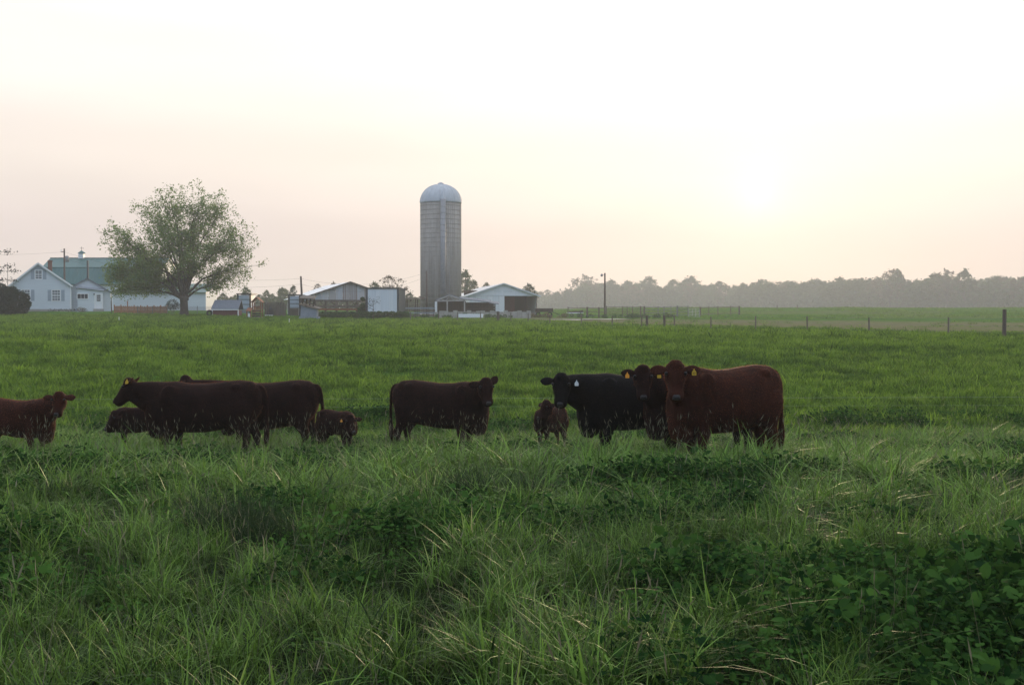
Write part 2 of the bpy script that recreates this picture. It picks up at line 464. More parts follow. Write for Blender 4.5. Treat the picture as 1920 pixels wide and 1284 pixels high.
# ------------------------------------------------------------------ buildings: helpers
def window(parent, x, z, w, hh, y, cols=2, rows=2, shutters=False, fw=.09):
    """a window on a wall that faces -y, its centre at x, its sill at z"""
    f = MB()
    f.box(x - w / 2 - fw, y - .07, z - fw, x + w / 2 + fw, y - .003, z)
    f.box(x - w / 2 - fw, y - .07, z + hh, x + w / 2 + fw, y - .003, z + hh + fw)
    f.box(x - w / 2 - fw, y - .065, z, x - w / 2, y - .004, z + hh)
    f.box(x + w / 2, y - .065, z, x + w / 2 + fw, y - .004, z + hh)
    for c in range(1, cols):
        xx = x - w / 2 + w * c / cols; f.box(xx - .02, y - .045, z, xx + .02, y - .03, z + hh)
    for r in range(1, rows):
        zz = z + hh * r / rows; t = .03 if r * 2 == rows else .018
        f.box(x - w / 2, y - .05, zz - t, x + w / 2, y - .028, zz + t)
    fo = f.build('window', M['white_trim'], parent)
    MB().box(x - w / 2, y - .027, z, x + w / 2, y - .008, z + hh).build('pane', M['glass'], fo)
    if shutters:
        for s in (-1, 1):
            xc = x + s * (w / 2 + fw + .30); sh = MB(); sh.box(xc - .22, y - .05, z - .05, xc + .22, y - .006, z + hh + .05)
            for k in range(2):
                za = z + .03 + k * hh / 2
                for j in range(7):
                    zz = za + (j + .5) * (hh / 2 - .1) / 7; sh.box(xc - .17, y - .062, zz - .03, xc + .17, y - .049, zz + .02)
            sh.build('shutter', M['shutter'], parent)
    return fo

def clap_wall(mb, poly_fn, z0, z1, y, step=.2):
    """clapboards: thin lapped boards on a -y wall; poly_fn(z) gives the (x0, x1) there"""
    z = z0
    while z < z1:
        za, zb = z, min(z + step, z1)
        a0, a1 = poly_fn(za); b0, b1 = poly_fn(zb)
        if a1 - a0 > .1:
            v = [(a0, y - .035, za), (a1, y - .035, za), (b1, y - .008, zb), (b0, y - .008, zb), (a0, y, za), (a1, y, za), (b1, y, zb), (b0, y, zb)]
            mb.add(v, [(0, 1, 2, 3), (0, 4, 5, 1), (3, 2, 6, 7), (1, 5, 6, 2), (0, 3, 7, 4)])
        z += step

# ------------------------------------------------------------------ farmhouse and its annex
def farmhouse():
    d = 166.0; s = d / F
    c = at(77, 580, d); g = gz(c.x, d); t = thing('farmhouse', (c.x, d, g), 'white clapboard farmhouse with steep gable and shuttered windows', 'house', R(20))
    s = s / 1.07
    X = lambda px: (px - 77) * s
    zE = at(77, 534, d).z - g; zA = at(77, 493.5, d).z - g; hw = 56 * s
    xa = X(72)
    xl = lambda z: (-hw, hw) if z <= zE else (-hw + (z - zE) / (zA - zE) * (xa + hw), hw - (z - zE) / (zA - zE) * (hw - xa))
    wb = MB(); wb.prism([(-hw, -.6), (hw, -.6), (hw, zE), (xa, zA), (-hw, zE)], 0, 9)
    w = wb.build('wall', M['siding'], t)
    cb = MB(); clap_wall(cb, xl, .3, zA - .1, 0.0, .22); o = cb.build('clapboard', M['siding'], t); o['kind'] = 'stuff'
    MB().box(-hw - .03, -.08, -.6, hw + .03, 9.03, .3).build('foundation', M['concrete'], t)
    rf = MB(); ov = .35
    for sg, x1 in ((-1, -hw), (1, hw)):
        dx, dz = x1 - xa, zE - zA; L = math.hypot(dx, dz); ex, ez = x1 + dx / L * ov, zE + dz / L * ov
        q = [(xa, -.35, zA + .05), (ex, -.35, ez + .05), (ex, 9.35, ez + .05), (xa, 9.35, zA + .05)]
        rf.slab(q if sg > 0 else q[::-1], .16 * (-1 if sg < 0 else -1))
    roof = rf.build('roof', M['grey_roof'], t)
    for v in ():
        pass
    for sg, x1 in ((-1, -hw), (1, hw)):
        dx, dz = x1 - xa, zE - zA; L = math.hypot(dx, dz); ex, ez = x1 + dx / L * ov, zE + dz / L * ov
        b = MB(); b.bar((xa, -.37, zA - .02), (ex, -.37, ez - .02), .22, .05); b.build('bargeboard', M['white_trim'], t)
    ch = MB(); cx = X(93.5); zc = at(93, 486, d).z - g
    ch.box(cx - .28, 3.0, zA - 2.6, cx + .28, 3.6, zc); ch.box(cx - .33, 2.95, zc - .2, cx + .33, 3.65, zc - .05)
    ch.build('chimney', M['brick'], t)
    MB().prism([(xa - .95, zA - .95), (xa + .95, zA - .95), (xa, zA - .38)], -.05, -.01).build('gable_vent', M['shutter'], t)
    zz = lambda py: at(77, py, d).z - g
    window(t, X(73), zz(523), .78, zz(507) - zz(523), 0, 2, 4, True)
    window(t, X(105.5), zz(563.5), .98, zz(544) - zz(563.5), 0, 3, 4, True)
    window(t, X(49), zz(563.5), .98, zz(544) - zz(563.5), 0, 3, 4, True)
    b = MB()
    for xx in (-hw, hw): MB().box(xx - .08, -.045, .3, xx + .08, .1, zE).build('corner_board', M['white_trim'], t)

    d2 = 168.9; s2 = d2 / F
    c = at(166, 580, d2); g2 = gz(c.x, d2); t2 = thing('house_annex', (c.x, d2, g2), 'low white gabled annex with door and porch beside the farmhouse', 'house annex', R(18))
    s2 = s2 / 1.06
    X2 = lambda px: (px - 166) * s2
    Z2 = lambda py: at(166, py, d2).z - g2
    xl_, xr_, xa_ = X2(134.2), X2(208), X2(164); zA2 = Z2(521)
    wb = MB(); wb.prism([(xl_, -.6), (xr_, -.6), (xr_, Z2(546)), (xa_, zA2), (X2(140), Z2(534)), (xl_, Z2(536))], 0, 7)
    wb.build('wall', M['grey_siding'], t2)
    rf = MB()
    rf.slab([(xa_, -.3, zA2 + .02), (X2(210.5), -.3, Z2(547.5)), (X2(210.5), 7.2, Z2(547.5)), (xa_, 7.2, zA2 + .02)], -.14)
    rf.slab([(X2(137.5), -.3, Z2(535.2)), (xa_ - .003, -.3, zA2 + .02), (xa_ - .003, 7.2, zA2 + .02), (X2(137.5), 7.2, Z2(535.2))], -.14)
    rf.build('roof', M['grey_roof'], t2)
    # porch front, one step proud, under a shallow sloping eave
    pb = MB(); pb.prism([(X2(146), -.6), (X2(193.5), -.6), (X2(193.5), Z2(545.5)), (X2(146), Z2(540.5))], -.9, -.005)
    pb.build('porch_wall', M['siding'], t2)
    pr = MB(); pr.slab([(X2(144), -1.15, Z2(540.4)), (X2(196), -1.15, Z2(546)), (X2(196), -.01, Z2(543)), (X2(144), -.01, Z2(538))], .07)
    pr.build('porch_roof', M['grey_paint'], t2)
    fo = window(t2, X2(155.6), Z2(560), 19 * s2, Z2(551.6) - Z2(560), -.9, 3, 1)
    dr = MB(); x0, x1, z0, z1 = X2(179.5), X2(191), Z2(579), Z2(551)
    dr.box(x0, -.955, z0, x1, -.905, z1)
    door = dr.build('door', M['white_paint'], t2)
    MB().box(x0 + .16, -.97, z0 + 1.05, x1 - .16, -.957, z1 - .15).build('pane', M['glass'], door)
    mu = MB()
    for k in (1, 2):
        xx = x0 + .16 + (x1 - x0 - .32) * k / 3; mu.box(xx - .015, -.98, z0 + 1.05, xx + .015, -.972, z1 - .15)
        zz_ = z0 + 1.05 + (z1 - z0 - 1.2) * k / 3; mu.box(x0 + .16, -.985, zz_ - .015, x1 - .16, -.981, zz_ + .015)
    mu.build('muntin', M['white_trim'], door)
    MB().box(x0 - .16, -.97, z0, x0 - .004, -.903, z1 + .1).box(x1 + .004, -.97, z0, x1 + .16, -.903, z1 + .1).box(x0 - .003, -.97, z1 + .004, x1 + .003, -.903, z1 + .1).build('door_frame', M['white_trim'], t2)
    MB().box(X2(177) - .08, -1.02, Z2(553), X2(177) + .08, -.91, Z2(550.6)).build('porch_lamp', M['dark_metal'], t2)
    MB().box(x0 - .3, -1.7, -.5, x1 + .3, -.92, z0 - .02).build('door_step', M['concrete'], t2)
    MB().tube([(X2(164), 2.5, zA2 - .4), (X2(164), 2.5, Z2(487))], .13, 8).build('flue_pipe', M['dark_metal'], t2)
farmhouse()

# ------------------------------------------------------------------ big green-roofed barn behind the house
def green_barn():
    d = 203.0; s = d / F
    c = at(185, 582, d); g = gz(c.x, d)
    t = thing('gambrel_barn', (c.x, d, g), 'long barn with green gambrel roof and cupola behind the farmhouse', 'barn')
    X = lambda px: (px - 185) * s
    Z = lambda py: at(185, py, d).z - g
    x0, x1 = X(70), X(300)
    zr, zb, ze = Z(480.5), Z(500), Z(530)
    yr, yb, ye = 6.0, 2.2, 0.0
    MB().box(x0 + .25, .5, -.6, x1 - .25, 11.5, ze).build('wall', M['white_paint'], t)
    for xx in (x0 + .25, x1 - .25):
        v = [(xx - .1, .5, ze + .01), (xx + .1, .5, ze + .01), (xx - .1, yb + .1, zb - .2), (xx + .1, yb + .1, zb - .2), (xx - .1, yr, zr - .25), (xx + .1, yr, zr - .25), (xx - .1, 12 - yb - .1, zb - .2), (xx + .1, 12 - yb - .1, zb - .2), (xx - .1, 11.5, ze + .01), (xx + .1, 11.5, ze + .01)]
        MB().add(v, [(0, 2, 4, 6, 8), (1, 9, 7, 5, 3), (0, 1, 3, 2), (2, 3, 5, 4), (4, 5, 7, 6), (6, 7, 9, 8), (8, 9, 1, 0)]).build('gable_wall', M['white_paint'], t)
    lo = MB(); lo.slab([(x0, ye - .35, ze - .25), (x1, ye - .35, ze - .25), (x1, yb, zb), (x0, yb, zb)], -.15); lo.slab([(x0, 12 - yb, zb), (x1, 12 - yb, zb), (x1, 12.35, ze - .25), (x0, 12.35, ze - .25)], -.15)
    up = MB(); up.slab([(x0, yb - .15, zb - .005), (x1, yb - .15, zb - .005), (x1, yr, zr), (x0, yr, zr)], -.13); up.slab([(x0, yr, zr), (x1, yr, zr), (x1, 12 - yb + .15, zb), (x0, 12 - yb + .15, zb)], -.13)
    for mb_, nm, y0, z0, y1, z1 in ((lo, 'lower_roof', ye - .35, ze - .25, yb, zb), (up, 'upper_roof', yb, zb, yr, zr)):
        k = x0 + .3
        while k < x1 - .1:
            mb_.slab([(k - .03, y0, z0 + .002), (k + .03, y0, z0 + .002), (k + .03, y1, z1 + .002), (k - .03, y1, z1 + .002)], .045); k += .6
        mb_.build(nm, M['green_roof'], t)
    MB().box(x0, yr - .15, zr - .02, x1, yr + .15, zr + .06).build('ridge_cap', M['green_roof'], t)
    cx = X(130); cu = MB(); zc = Z(471.5)
    cu.box(cx - .42, yr - .42, zr - .1, cx + .42, yr + .42, zc)
    for k in range(5):
        cu.box(cx - .3, yr - .45, zr + .2 + k * .15, cx + .3, yr - .425, zr + .27 + k * .15)
    cup = cu.build('cupola', M['white_trim'], t)
    MB().lathe([(.68, zc - .05), (.66, zc + .06), (.3, zc + .32), (.05, zc + .5)], 8, cx, yr).build('cupola_roof', M['green_roof'], cup)
    wv = MB(); wv.tube([(cx, yr, zc + .4), (cx, yr, zc + 1.15)], .035, 6); wv.box(cx - .3, yr - .02, zc + .85, cx + .3, yr + .02, zc + .9); wv.add([(cx + .3, yr, zc + .8), (cx + .42, yr, zc + .875), (cx + .3, yr, zc + .95)], [(0, 1, 2)])
    wv.build('weathervane', M['dark_metal'], cup)
    # low white shed row in front of the barn
    d2 = 190.0; s2 = d2 / F; c2 = at(300, 578, d2); g2 = gz(c2.x, d2)
    t2 = thing('low_white_shed', (c2.x, d2, g2), 'long low white shed seen under the big tree crown', 'shed')
    X2 = lambda px: (px - 300) * s2
    Z2 = lambda py: at(300, py, d2).z - g2
    MB().box(X2(212), 0, -.6, X2(386), 7, Z2(549)).build('wall', M['grey_siding'], t2)
    MB().slab([(X2(210.5), -.4, Z2(549.5)), (X2(387.5), -.4, Z2(549.5)), (X2(387.5), 7.5, Z2(531)), (X2(210.5), 7.5, Z2(531))], .12).build('roof', M['green_roof'], t2)
    for px in (322, 372):
        MB().box(X2(px - 7), -.06, -.5, X2(px + 7), -.01, Z2(556)).build('door', M['grey_siding'], t2)
green_barn()

def panel_shed(px0, px1, pyt, pyb, d, label, low=None):
    s = d / F; pc = (px0 + px1) / 2; c = at(pc, 582, d); g = gz(c.x, d)
    t = thing('panelled_shed', (c.x, d, g), label, 'shed')
    x0, x1 = (px0 - pc) * s, (px1 - pc) * s; zt, zb = at(pc, pyt, d).z - g, at(pc, pyb, d).z - g
    n = 3
    for k in range(n):
        za, zb_ = zb + (zt - zb) * k / n, zb + (zt - zb) * (k + 1) / n
        MB().box(x0 + .12, 0, za + .1, x1 - .12, .06, zb_ - .06).build('panel', M['blue_panel'], t)
        MB().box(x0 + .1, -.03, za - .05, x1 - .1, .1, za + .095).build('rail', M['grey_paint'], t)
    MB().box(x0 - .12, -.08, -.5, x0 + .09, .14, zt + .1).build('post', M['dark_metal'], t)
    MB().box(x1 - .09, -.08, -.5, x1 + .12, .14, zt + .1).build('post', M['dark_metal'], t)
    MB().box(x0 - .2, -.15, zt + .105, x1 + .2, 4, zt + .22).build('roof', M['dark_metal'], t)
    MB().box(x0 + .13, .15, zb, x1 - .13, 3.9, zt).build('body', M['blue_panel'], t)
    if low:
        b = MB()
        for k in range(6):
            xx = x0 + .2 + (x1 - x0 - .5) * k / 5; b.box(xx - .1, -.02, -.4, xx + .12, .05, zb - .08)
        b.build('lower_boards', M[low], t)
panel_shed(446, 469, 553, 580, 165, 'pale blue panelled shed just behind the wooden playset', 'grey_paint')
panel_shed(542, 562, 555, 577, 168, 'pale blue panelled shed with board base left of the leaning pole', 'wood')

# ------------------------------------------------------------------ grey metal barn with open feeding bays
def metal_barn():
    d = 165.0; s = d / F
    pc = 640; c = at(pc, 586, d); g = gz(c.x, d)
    rz = R(17)
    t = thing('open_metal_barn', (c.x, d, g), 'grey metal barn with rust streaked gable and open feeding bays', 'barn', rz)
    X = lambda px: (px - pc) * s / math.cos(rz) * .97
    Z = lambda py: at(pc, py, d).z - g
    xa, x0, x1 = X(656), X(577), X(735); za, ze, zo = Z(528), Z(555.5), Z(562)
    ze1 = za - (za - ze) / (xa - x0) * (x1 - xa)
    top = lambda x: za - (za - ze) * (xa - x) / (xa - x0) if x < xa else za - (za - ze1) * (x - xa) / (x1 - xa)
    cuts = np.linspace(x0, x1, 13)
    tints = [(.50, .53, .58), (.46, .49, .54), (.54, .57, .61), (.44, .43, .43), (.52, .55, .60)]
    pm = []
    for i, tc in enumerate(tints):
        pm.append(mat('siding_sheet', tc, .5, .1, 1.5, metal=.3, stretch=(3, 3, .12), col2=tuple(v * q for v, q in zip(tc, (.95, .85, .78)))))
    pm.append(mat('rusty_siding_sheet', (.42, .40, .40), .7, .3, 1.5, col2=(.26, .19, .16), stretch=(4, 4, .1)))
    for i in range(12):
        a, b = cuts[i] + .012, cuts[i + 1] - .012
        poly = [(a, zo), (b, zo), (b, top(b) - .06)] + ([(xa, za - .06)] if a < xa < b else []) + [(a, top(a) - .06)]
        o = MB().prism(poly, -.02 - .008 * (i % 2), .03).build('siding_panel', pm[5] if i in (5, 6) else pm[i % 5], t)
        rb = MB()
        for k in range(1, 4):
            xx = a + (b - a) * k / 4; rb.box(xx - .03, -.045, zo, xx + .03, -.03, top(xx) - .1)
        rb.build('rib', pm[i % 5], o)
    L = 24
    for sg, xe in ((0, x0), (1, x1)):
        zz = ze if sg == 0 else ze1
        ov = .6; dx, dz = xe - xa, zz - za; ll = math.hypot(dx, dz); ex, ez = xe + dx / ll * ov, zz + dz / ll * ov
        q = [(xa, -.4, za), (ex, -.4, ez), (ex, L, ez), (xa, L, za)]
        MB().slab(q if sg else q[::-1], .1 * (-1 if sg == 0 else -1)).build('roof', M['sunlit_roof'] if sg == 0 else M['galv'], t)  # left slope coloured paler to stand for sunlight on it
        b = MB(); b.bar((xa, -.45, za - .06), (ex, -.45, ez - .06), .2, .06); b.build('bargeboard', M['wood'], t)
    MB().box(x0, -.12, zo - .28, x1, .12, zo - .005).build('header_beam', M['wood'], t)
    for px in (576, 592, 611, 631, 651, 669, 690):
        xx = X(px); MB().box(xx - .14, -.1, -.5, xx + .14, .1, zo - .285).build('post', M['wood'], t)
        if px in (611, 631, 669):
            b = MB(); b.bar((xx - .7, 0, zo - .3), (xx, 0, zo - 1.0), .13, .1); b.build('brace', M['wood'], t)
    for k in range(3):
        zz = Z(586) + k * .42
        MB().box(x0, -.19, zz - .12, x1, -.105, zz + .14).build('rail_board', M['red_wood'] if k == 1 else M['wood'], t)
    MB().box(x0 + .02, .4, -.5, x0 + .12, L, ze - .2).build('side_wall', M['galv'], t)
metal_barn()

def white_panel_building():
    d = 155.0; s = d / F; pc = 717; c = at(pc, 588, d); g = gz(c.x, d)
    t = thing('white_panel_building', (c.x, d, g), 'square white corrugated building with dark trim left of the silo', 'farm building')
    X = lambda px: (px - pc) * s
    zt = at(pc, 541.5, d).z - g
    x0, x1 = X(687.5), X(746.5)
    n = 7; w = (x1 - x0 - .3) / n
    pm = [mat('white_sheet', c_, .5, .06, 1.2, stretch=(4, 4, .15)) for c_ in ((.66, .70, .74), (.60, .65, .70), (.69, .72, .75))]
    for k in range(n):
        a = x0 + .15 + k * w + .01; b = a + w - .02
        o = MB().box(a, -.02, -.4, b, .05, zt - .16).build('wall_panel', pm[k % 3], t)
        rb = MB()
        for j in range(1, 4): xx = a + (b - a) * j / 4; rb.box(xx - .025, -.05, -.4, xx + .025, -.022, zt - .2)
        rb.build('rib', pm[(k + 1) % 3], o)
    for xx in (x0, x1): MB().box(xx - .14, -.06, -.5, xx + .14, 9, zt).build('corner_trim', M['dark_metal'], t)
    MB().box(x0 - .2, -.12, zt + .003, x1 + .2, 9.1, zt + .16).build('roof', M['dark_metal'], t)
    MB().box(x0 + .15, .06, -.5, x1 - .15, 8.9, zt - .02).build('body', M['white_paint'], t)
white_panel_building()

# ------------------------------------------------------------------ silo
def silo():
    d = 183.0; s = d / F; c = at(826.7, 588, d); g = gz(c.x, d)
    t = thing('grain_silo', (c.x, d, g), 'tall concrete stave silo with domed metal cap and side chute', 'silo')
    r = 38.2 * s; z1 = at(826, 376.5, d - r).z - g; zt = at(826, 342, d).z - g
    MB().lathe([(r, -.6), (r, z1)], 64).build('shell', M['stave'], t, True)
    hp = MB(); n = 64
    hm = None
    for k in range(24):
        z = .7 + k * (z1 - .9) / 23.5
        if hm is None:
            mb = MB(); rr = r + .03
            for i in range(48):
                a0, a1 = 2 * math.pi * i / 48, 2 * math.pi * (i + 1) / 48
                v = [(rr_ * math.cos(a), rr_ * math.sin(a), zz) for a in (a0, a1) for rr_, zz in ((r - .02, -.05), (r + .045, 0), (r - .02, .05))]
                mb.add(v, [(0, 3, 4, 1), (1, 4, 5, 2)])
            hm = mb.mesh('hoop', M['stave'], True)
        link('hoop', hm, t, (0, 0, z))
    # vertical stave joints, far too fine to pick apart
    jb = MB()
    for i in range(56):
        a = 2 * math.pi * i / 56; ca, sa = math.cos(a), math.sin(a); w_ = .02
        p = lambda dr, dw, z: (ca * (r + dr) - sa * dw, sa * (r + dr) + ca * dw, z)
        jb.add([p(-.01, -w_, -.5), p(.018, 0, -.5), p(-.01, w_, -.5), p(-.01, -w_, z1 - .05), p(.018, 0, z1 - .05), p(-.01, w_, z1 - .05)], [(0, 1, 4, 3), (1, 2, 5, 4)])
    o = jb.build('stave_joint', M['stave'], t); o['kind'] = 'stuff'
    hd = zt - z1; prof = [(r + .06, z1 - .12), (r + .07, z1 + .05)]
    for k in range(1, 12):
        a = k / 12 * math.pi / 2
        prof.append(((r + .05) * math.cos(a) ** .95, z1 + .05 + (hd - .35) * math.sin(a)))
    prof += [(.35, zt - .12), (.08, zt)]
    dm = MB().lathe(prof, 48).build('dome', M['dome'], t, True)
    rb = MB()
    for i in range(24):
        a = 2 * math.pi * i / 24; pts = [((rr_ + .01) * math.cos(a), (rr_ + .01) * math.sin(a), z) for rr_, z in prof[1:-1]]
        rb.tube(pts, .035, 4)
    o = rb.build('dome_rib', M['dome'], dm); o['kind'] = 'stuff'
    # chute, a half round pipe down the front, a little to the right
    ang = math.asin(6.5 * s / r); cx, cy = math.sin(ang) * r, -math.cos(ang) * r
    wch = .42
    ch = MB(); ch.lathe([(wch, .4), (wch, z1 + .25)], 16, cx, cy)
    cho = ch.build('chute', M['galv'], t, True)
    MB().lathe([(wch + .06, z1 + .255), (wch + .02, z1 + .4), (.05, z1 + 1.5)], 12, cx, cy + .1).build('chute_hood', M['dome'], cho)
    bands = MB()
    for k in range(18):
        z = 1 + k * (z1 - 1) / 18; bands.lathe([(wch + .02, z), (wch + .02, z + .07)], 16, cx, cy)
    o = bands.build('chute_band', M['galv'], cho); o['kind'] = 'stuff'
    ld = MB()
    for x in (-.2, .2): ld.tube([(cx + .75 + x, cy + .08, .5), (cx + .75 + x, cy + .08, 7)], .025, 5)
    for k in range(18): ld.tube([(cx + .55, cy + .08, .7 + k * .35), (cx + .95, cy + .08, .7 + k * .35)], .018, 4)
    ld.build('ladder', M['galv'], t)
    MB().lathe([(r + .35, -.6), (r + .35, .35), (r + .1, .5)], 48).build('footing', M['concrete'], t)
silo()

# ------------------------------------------------------------------ white barn to the right of the silo
def white_barn():
    d = 196.0; s = d / F; pc = 950; c = at(pc, 584, d); g = gz(c.x, d); rz = R(9)
    t = thing('white_barn', (c.x, d, g), 'white metal barn with wide dark open bay right of the silo', 'barn', rz)
    X = lambda px: (px - pc) * s / math.cos(rz)
    Z = lambda py: at(pc, py, d).z - g
    x0, xa, x1 = X(880), X(944.3), X(1008); za, ze, zd = Z(531), Z(553), Z(554.3)
    xd0, xd1 = X(946), X(1005.5)
    L = 30
    pm = [mat('white_barn_sheet', c_, .5, .05, 1.2, stretch=(3, 3, .2)) for c_ in ((.64, .68, .72), (.68, .71, .74))]
    # front wall in sheets: left part full height, gable above the opening
    cuts = np.linspace(x0 + .1, xd0, 7)
    for k in range(6):
        MB().box(cuts[k] + .01, 0, -.5, cuts[k + 1] - .01, .06, zd - .003).build('wall_panel', pm[k % 2], t)
    MB().prism([(x0 + .1, zd), (x1 - .1, zd), (x1 - .1, ze), (xa, za - .08), (x0 + .1, ze)], -.01, .06).build('gable_panel', pm[0], t)
    MB().box(xd1, -.02, -.5, x1 - .1, .08, zd - .004).build('corner_post', M['wood'], t)
    MB().box(x0 + .1, -.05, zd - .05, x1 - .1, -.012, zd + .07).build('girt', M['grey_siding'], t)
    MB().box(x0 + .1, .1, -.5, x0 + .2, L, ze - .1).build('side_wall', pm[1], t)
    MB().box(x1 - .2, .1, -.5, x1 - .1, L, ze - .1).build('side_wall', pm[1], t)
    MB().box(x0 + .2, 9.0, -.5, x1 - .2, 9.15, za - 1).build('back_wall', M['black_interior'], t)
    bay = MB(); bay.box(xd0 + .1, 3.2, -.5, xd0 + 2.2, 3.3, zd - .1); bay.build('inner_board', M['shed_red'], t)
    for sg, xe in ((0, x0), (1, x1)):
        dx, dz = xe - xa, ze - za; ll = math.hypot(dx, dz); ex, ez = xe + dx / ll * .5, ze + dz / ll * .5
        q = [(xa, -.35, za), (ex, -.35, ez), (ex, L + .3, ez), (xa, L + .3, za)]
        o = MB().slab(q if sg else q[::-1], -.1).build('roof', M['light_roof'], t)
        MB().bar((xa, -.38, za - .07), (ex, -.38, ez - .07), .2, .05).build('bargeboard', M['grey_siding'], t)
    # the faint row of painted letters across the gable, too weathered to read
    zl = Z(546.5)
    lm = mat('faded_paint', (.40, .46, .50), .7, .2, 5)
    lt = MB(); r_ = random.Random(5)
    for a, b in ((927, 939), (944, 960)):
        px = a
        while px < b:
            w = r_.uniform(.9, 1.5); xx = X(px)
            lt.box(xx, -.016, zl - .09, xx + .05, -.0105, zl + .09)
            zz = zl + r_.choice((-.07, 0, .07)); lt.box(xx + .05, -.0155, zz - .02, xx + w * s * .75, -.0105, zz + .02)
            px += w + .5
    o = lt.build('faded_lettering', lm, t); o['kind'] = 'stuff'
white_barn()

def long_dark_shed():
    d = 174.0; s = d / F; pc = 895; c = at(pc, 583, d); g = gz(c.x, d)
    t = thing('low_dark_shed', (c.x, d, g), 'low dark open shed with sagging roof between silo and white barn', 'shed')
    X = lambda px: (px - pc) * s
    Z = lambda py: at(pc, py, d).z - g
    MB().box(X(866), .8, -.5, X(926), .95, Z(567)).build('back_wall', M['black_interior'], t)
    MB().slab([(X(860), -.5, Z(560.5)), (X(920), -.5, Z(568)), (X(920), 5, Z(563)), (X(860), 5, Z(556))], .12).build('roof', M['grey_roof'], t)
    MB().slab([(X(917), -.45, Z(569)), (X(935), -.45, Z(570.5)), (X(935), 4, Z(566.5)), (X(917), 4, Z(565))], .11).build('lean_to_roof', M['grey_roof'], t)
    for px in (872, 886, 901, 915, 928): MB().box(X(px) - .09, -.1, -.5, X(px) + .09, .1, Z(569)).build('post', M['dark_wood'], t)
    for k in range(4): MB().box(X(868), -.16, .15 + k * .38, X(927), -.105, .38 + k * .38).build('board', M['dark_wood'], t)
    # truss-fronted lean-to
    d2 = 170.0; s2 = d2 / F; pc2 = 845; c2 = at(pc2, 583, d2); g2 = gz(c2.x, d2)
    t2 = thing('truss_shelter', (c2.x, d2, g2), 'open timber shelter with pale roof truss at the silo foot', 'shelter')
    X2 = lambda px: (px - pc2) * s2
    Z2 = lambda py: at(pc2, py, d2).z - g2
    A, B, C = (X2(843), 0, Z2(553.5)), (X2(816), 0, Z2(564.5)), (X2(872), 0, Z2(563.5))
    lt = mat('pale_timber', (.34, .32, .31), .8, .2, 3)
    tr = MB()
    for p, q in ((A, B), (A, C), (B, C)): tr.bar(p, q, .16, .12)
    for a, b in (((X2(836), .07, Z2(564)), (X2(843), .07, Z2(554.5))), ((X2(843), .07, Z2(554.5)), (X2(853), .07, Z2(564))), ((X2(827), .07, Z2(561)), (X2(836), .07, Z2(564))), ((X2(853), .07, Z2(564)), (X2(860), .07, Z2(559.5)))):
        tr.bar(a, b, .1, .05)
    tr.build('truss', lt, t2)
    for px in (838.5, 871): MB().box(X2(px) - .09, -.08, -.5, X2(px) + .09, .08, Z2(565)).build('post', lt, t2)
    MB().box(X2(815.5), -.06, -.5, X2(819.5), .0, Z2(565)).build('side_panel', M['white_paint'], t2)
    MB().box(X2(815), .05, -.5, X2(816.5), 2, Z2(565)).build('side_panel', M['grey_paint'], t2)
    for p in (B, C):
        q = [(A[0], .1, A[2] + .1), (p[0], .1, p[2] + .1), (p[0], 6, p[2] + .1), (A[0], 6, A[2] + .1)]
        MB().slab(q if p is C else q[::-1], .08).build('roof', M['grey_roof'], t2)
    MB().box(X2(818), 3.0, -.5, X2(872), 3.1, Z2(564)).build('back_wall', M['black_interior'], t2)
    # small open shelter to the left of the silo
    d3 = 172.0; s3 = d3 / F; pc3 = 768; c3 = at(pc3, 585, d3); g3 = gz(c3.x, d3)
    t3 = thing('open_cattle_shelter', (c3.x, d3, g3), 'flat roofed open cattle shelter on thin posts left of the silo', 'shelter')
    X3 = lambda px: (px - pc3) * s3
    Z3 = lambda py: at(pc3, py, d3).z - g3
    MB().slab([(X3(747), -.4, Z3(560)), (X3(792), -.4, Z3(562)), (X3(792), 5, Z3(560)), (X3(747), 5, Z3(558.5))], .09).build('roof', M['wood'], t3)
    MB().slab([(X3(785), -.2, Z3(557)), (X3(796), -.2, Z3(560)), (X3(796), 3, Z3(558.5)), (X3(785), 3, Z3(555.8))], .1).build('roof', M['dark_wood'], t3)
    for px in (760, 763.5, 779.5, 783): MB().box(X3(px) - .07, -.05, -.5, X3(px) + .07, .05, Z3(561)).build('post', M['dark_wood'], t3)
    MB().box(X3(770) - .1, -.05, Z3(565), X3(770) + .1, .05, Z3(562)).build('hanging_board', M['dark_wood'], t3)
    # board yard fence under it
    d4 = 168.0; s4 = d4 / F; pc4 = 782; c4 = at(pc4, 585, d4); g4 = gz(c4.x, d4)
    t4 = thing('yard_fence', (c4.x, d4, g4), 'dark board yard fence running from white building to silo', 'fence')
    X4 = lambda px: (px - pc4) * s4
    for k in range(4): MB().box(X4(748), -.05, .25 + k * .33, X4(816), .0, .45 + k * .33).build('board', M['grey_paint'] if k % 2 else M['wood'], t4)
    for px in range(750, 817, 9): MB().box(X4(px) - .07, .004, -.5, X4(px) + .07, .12, 1.6).build('post', M['wood'], t4)
long_dark_shed()

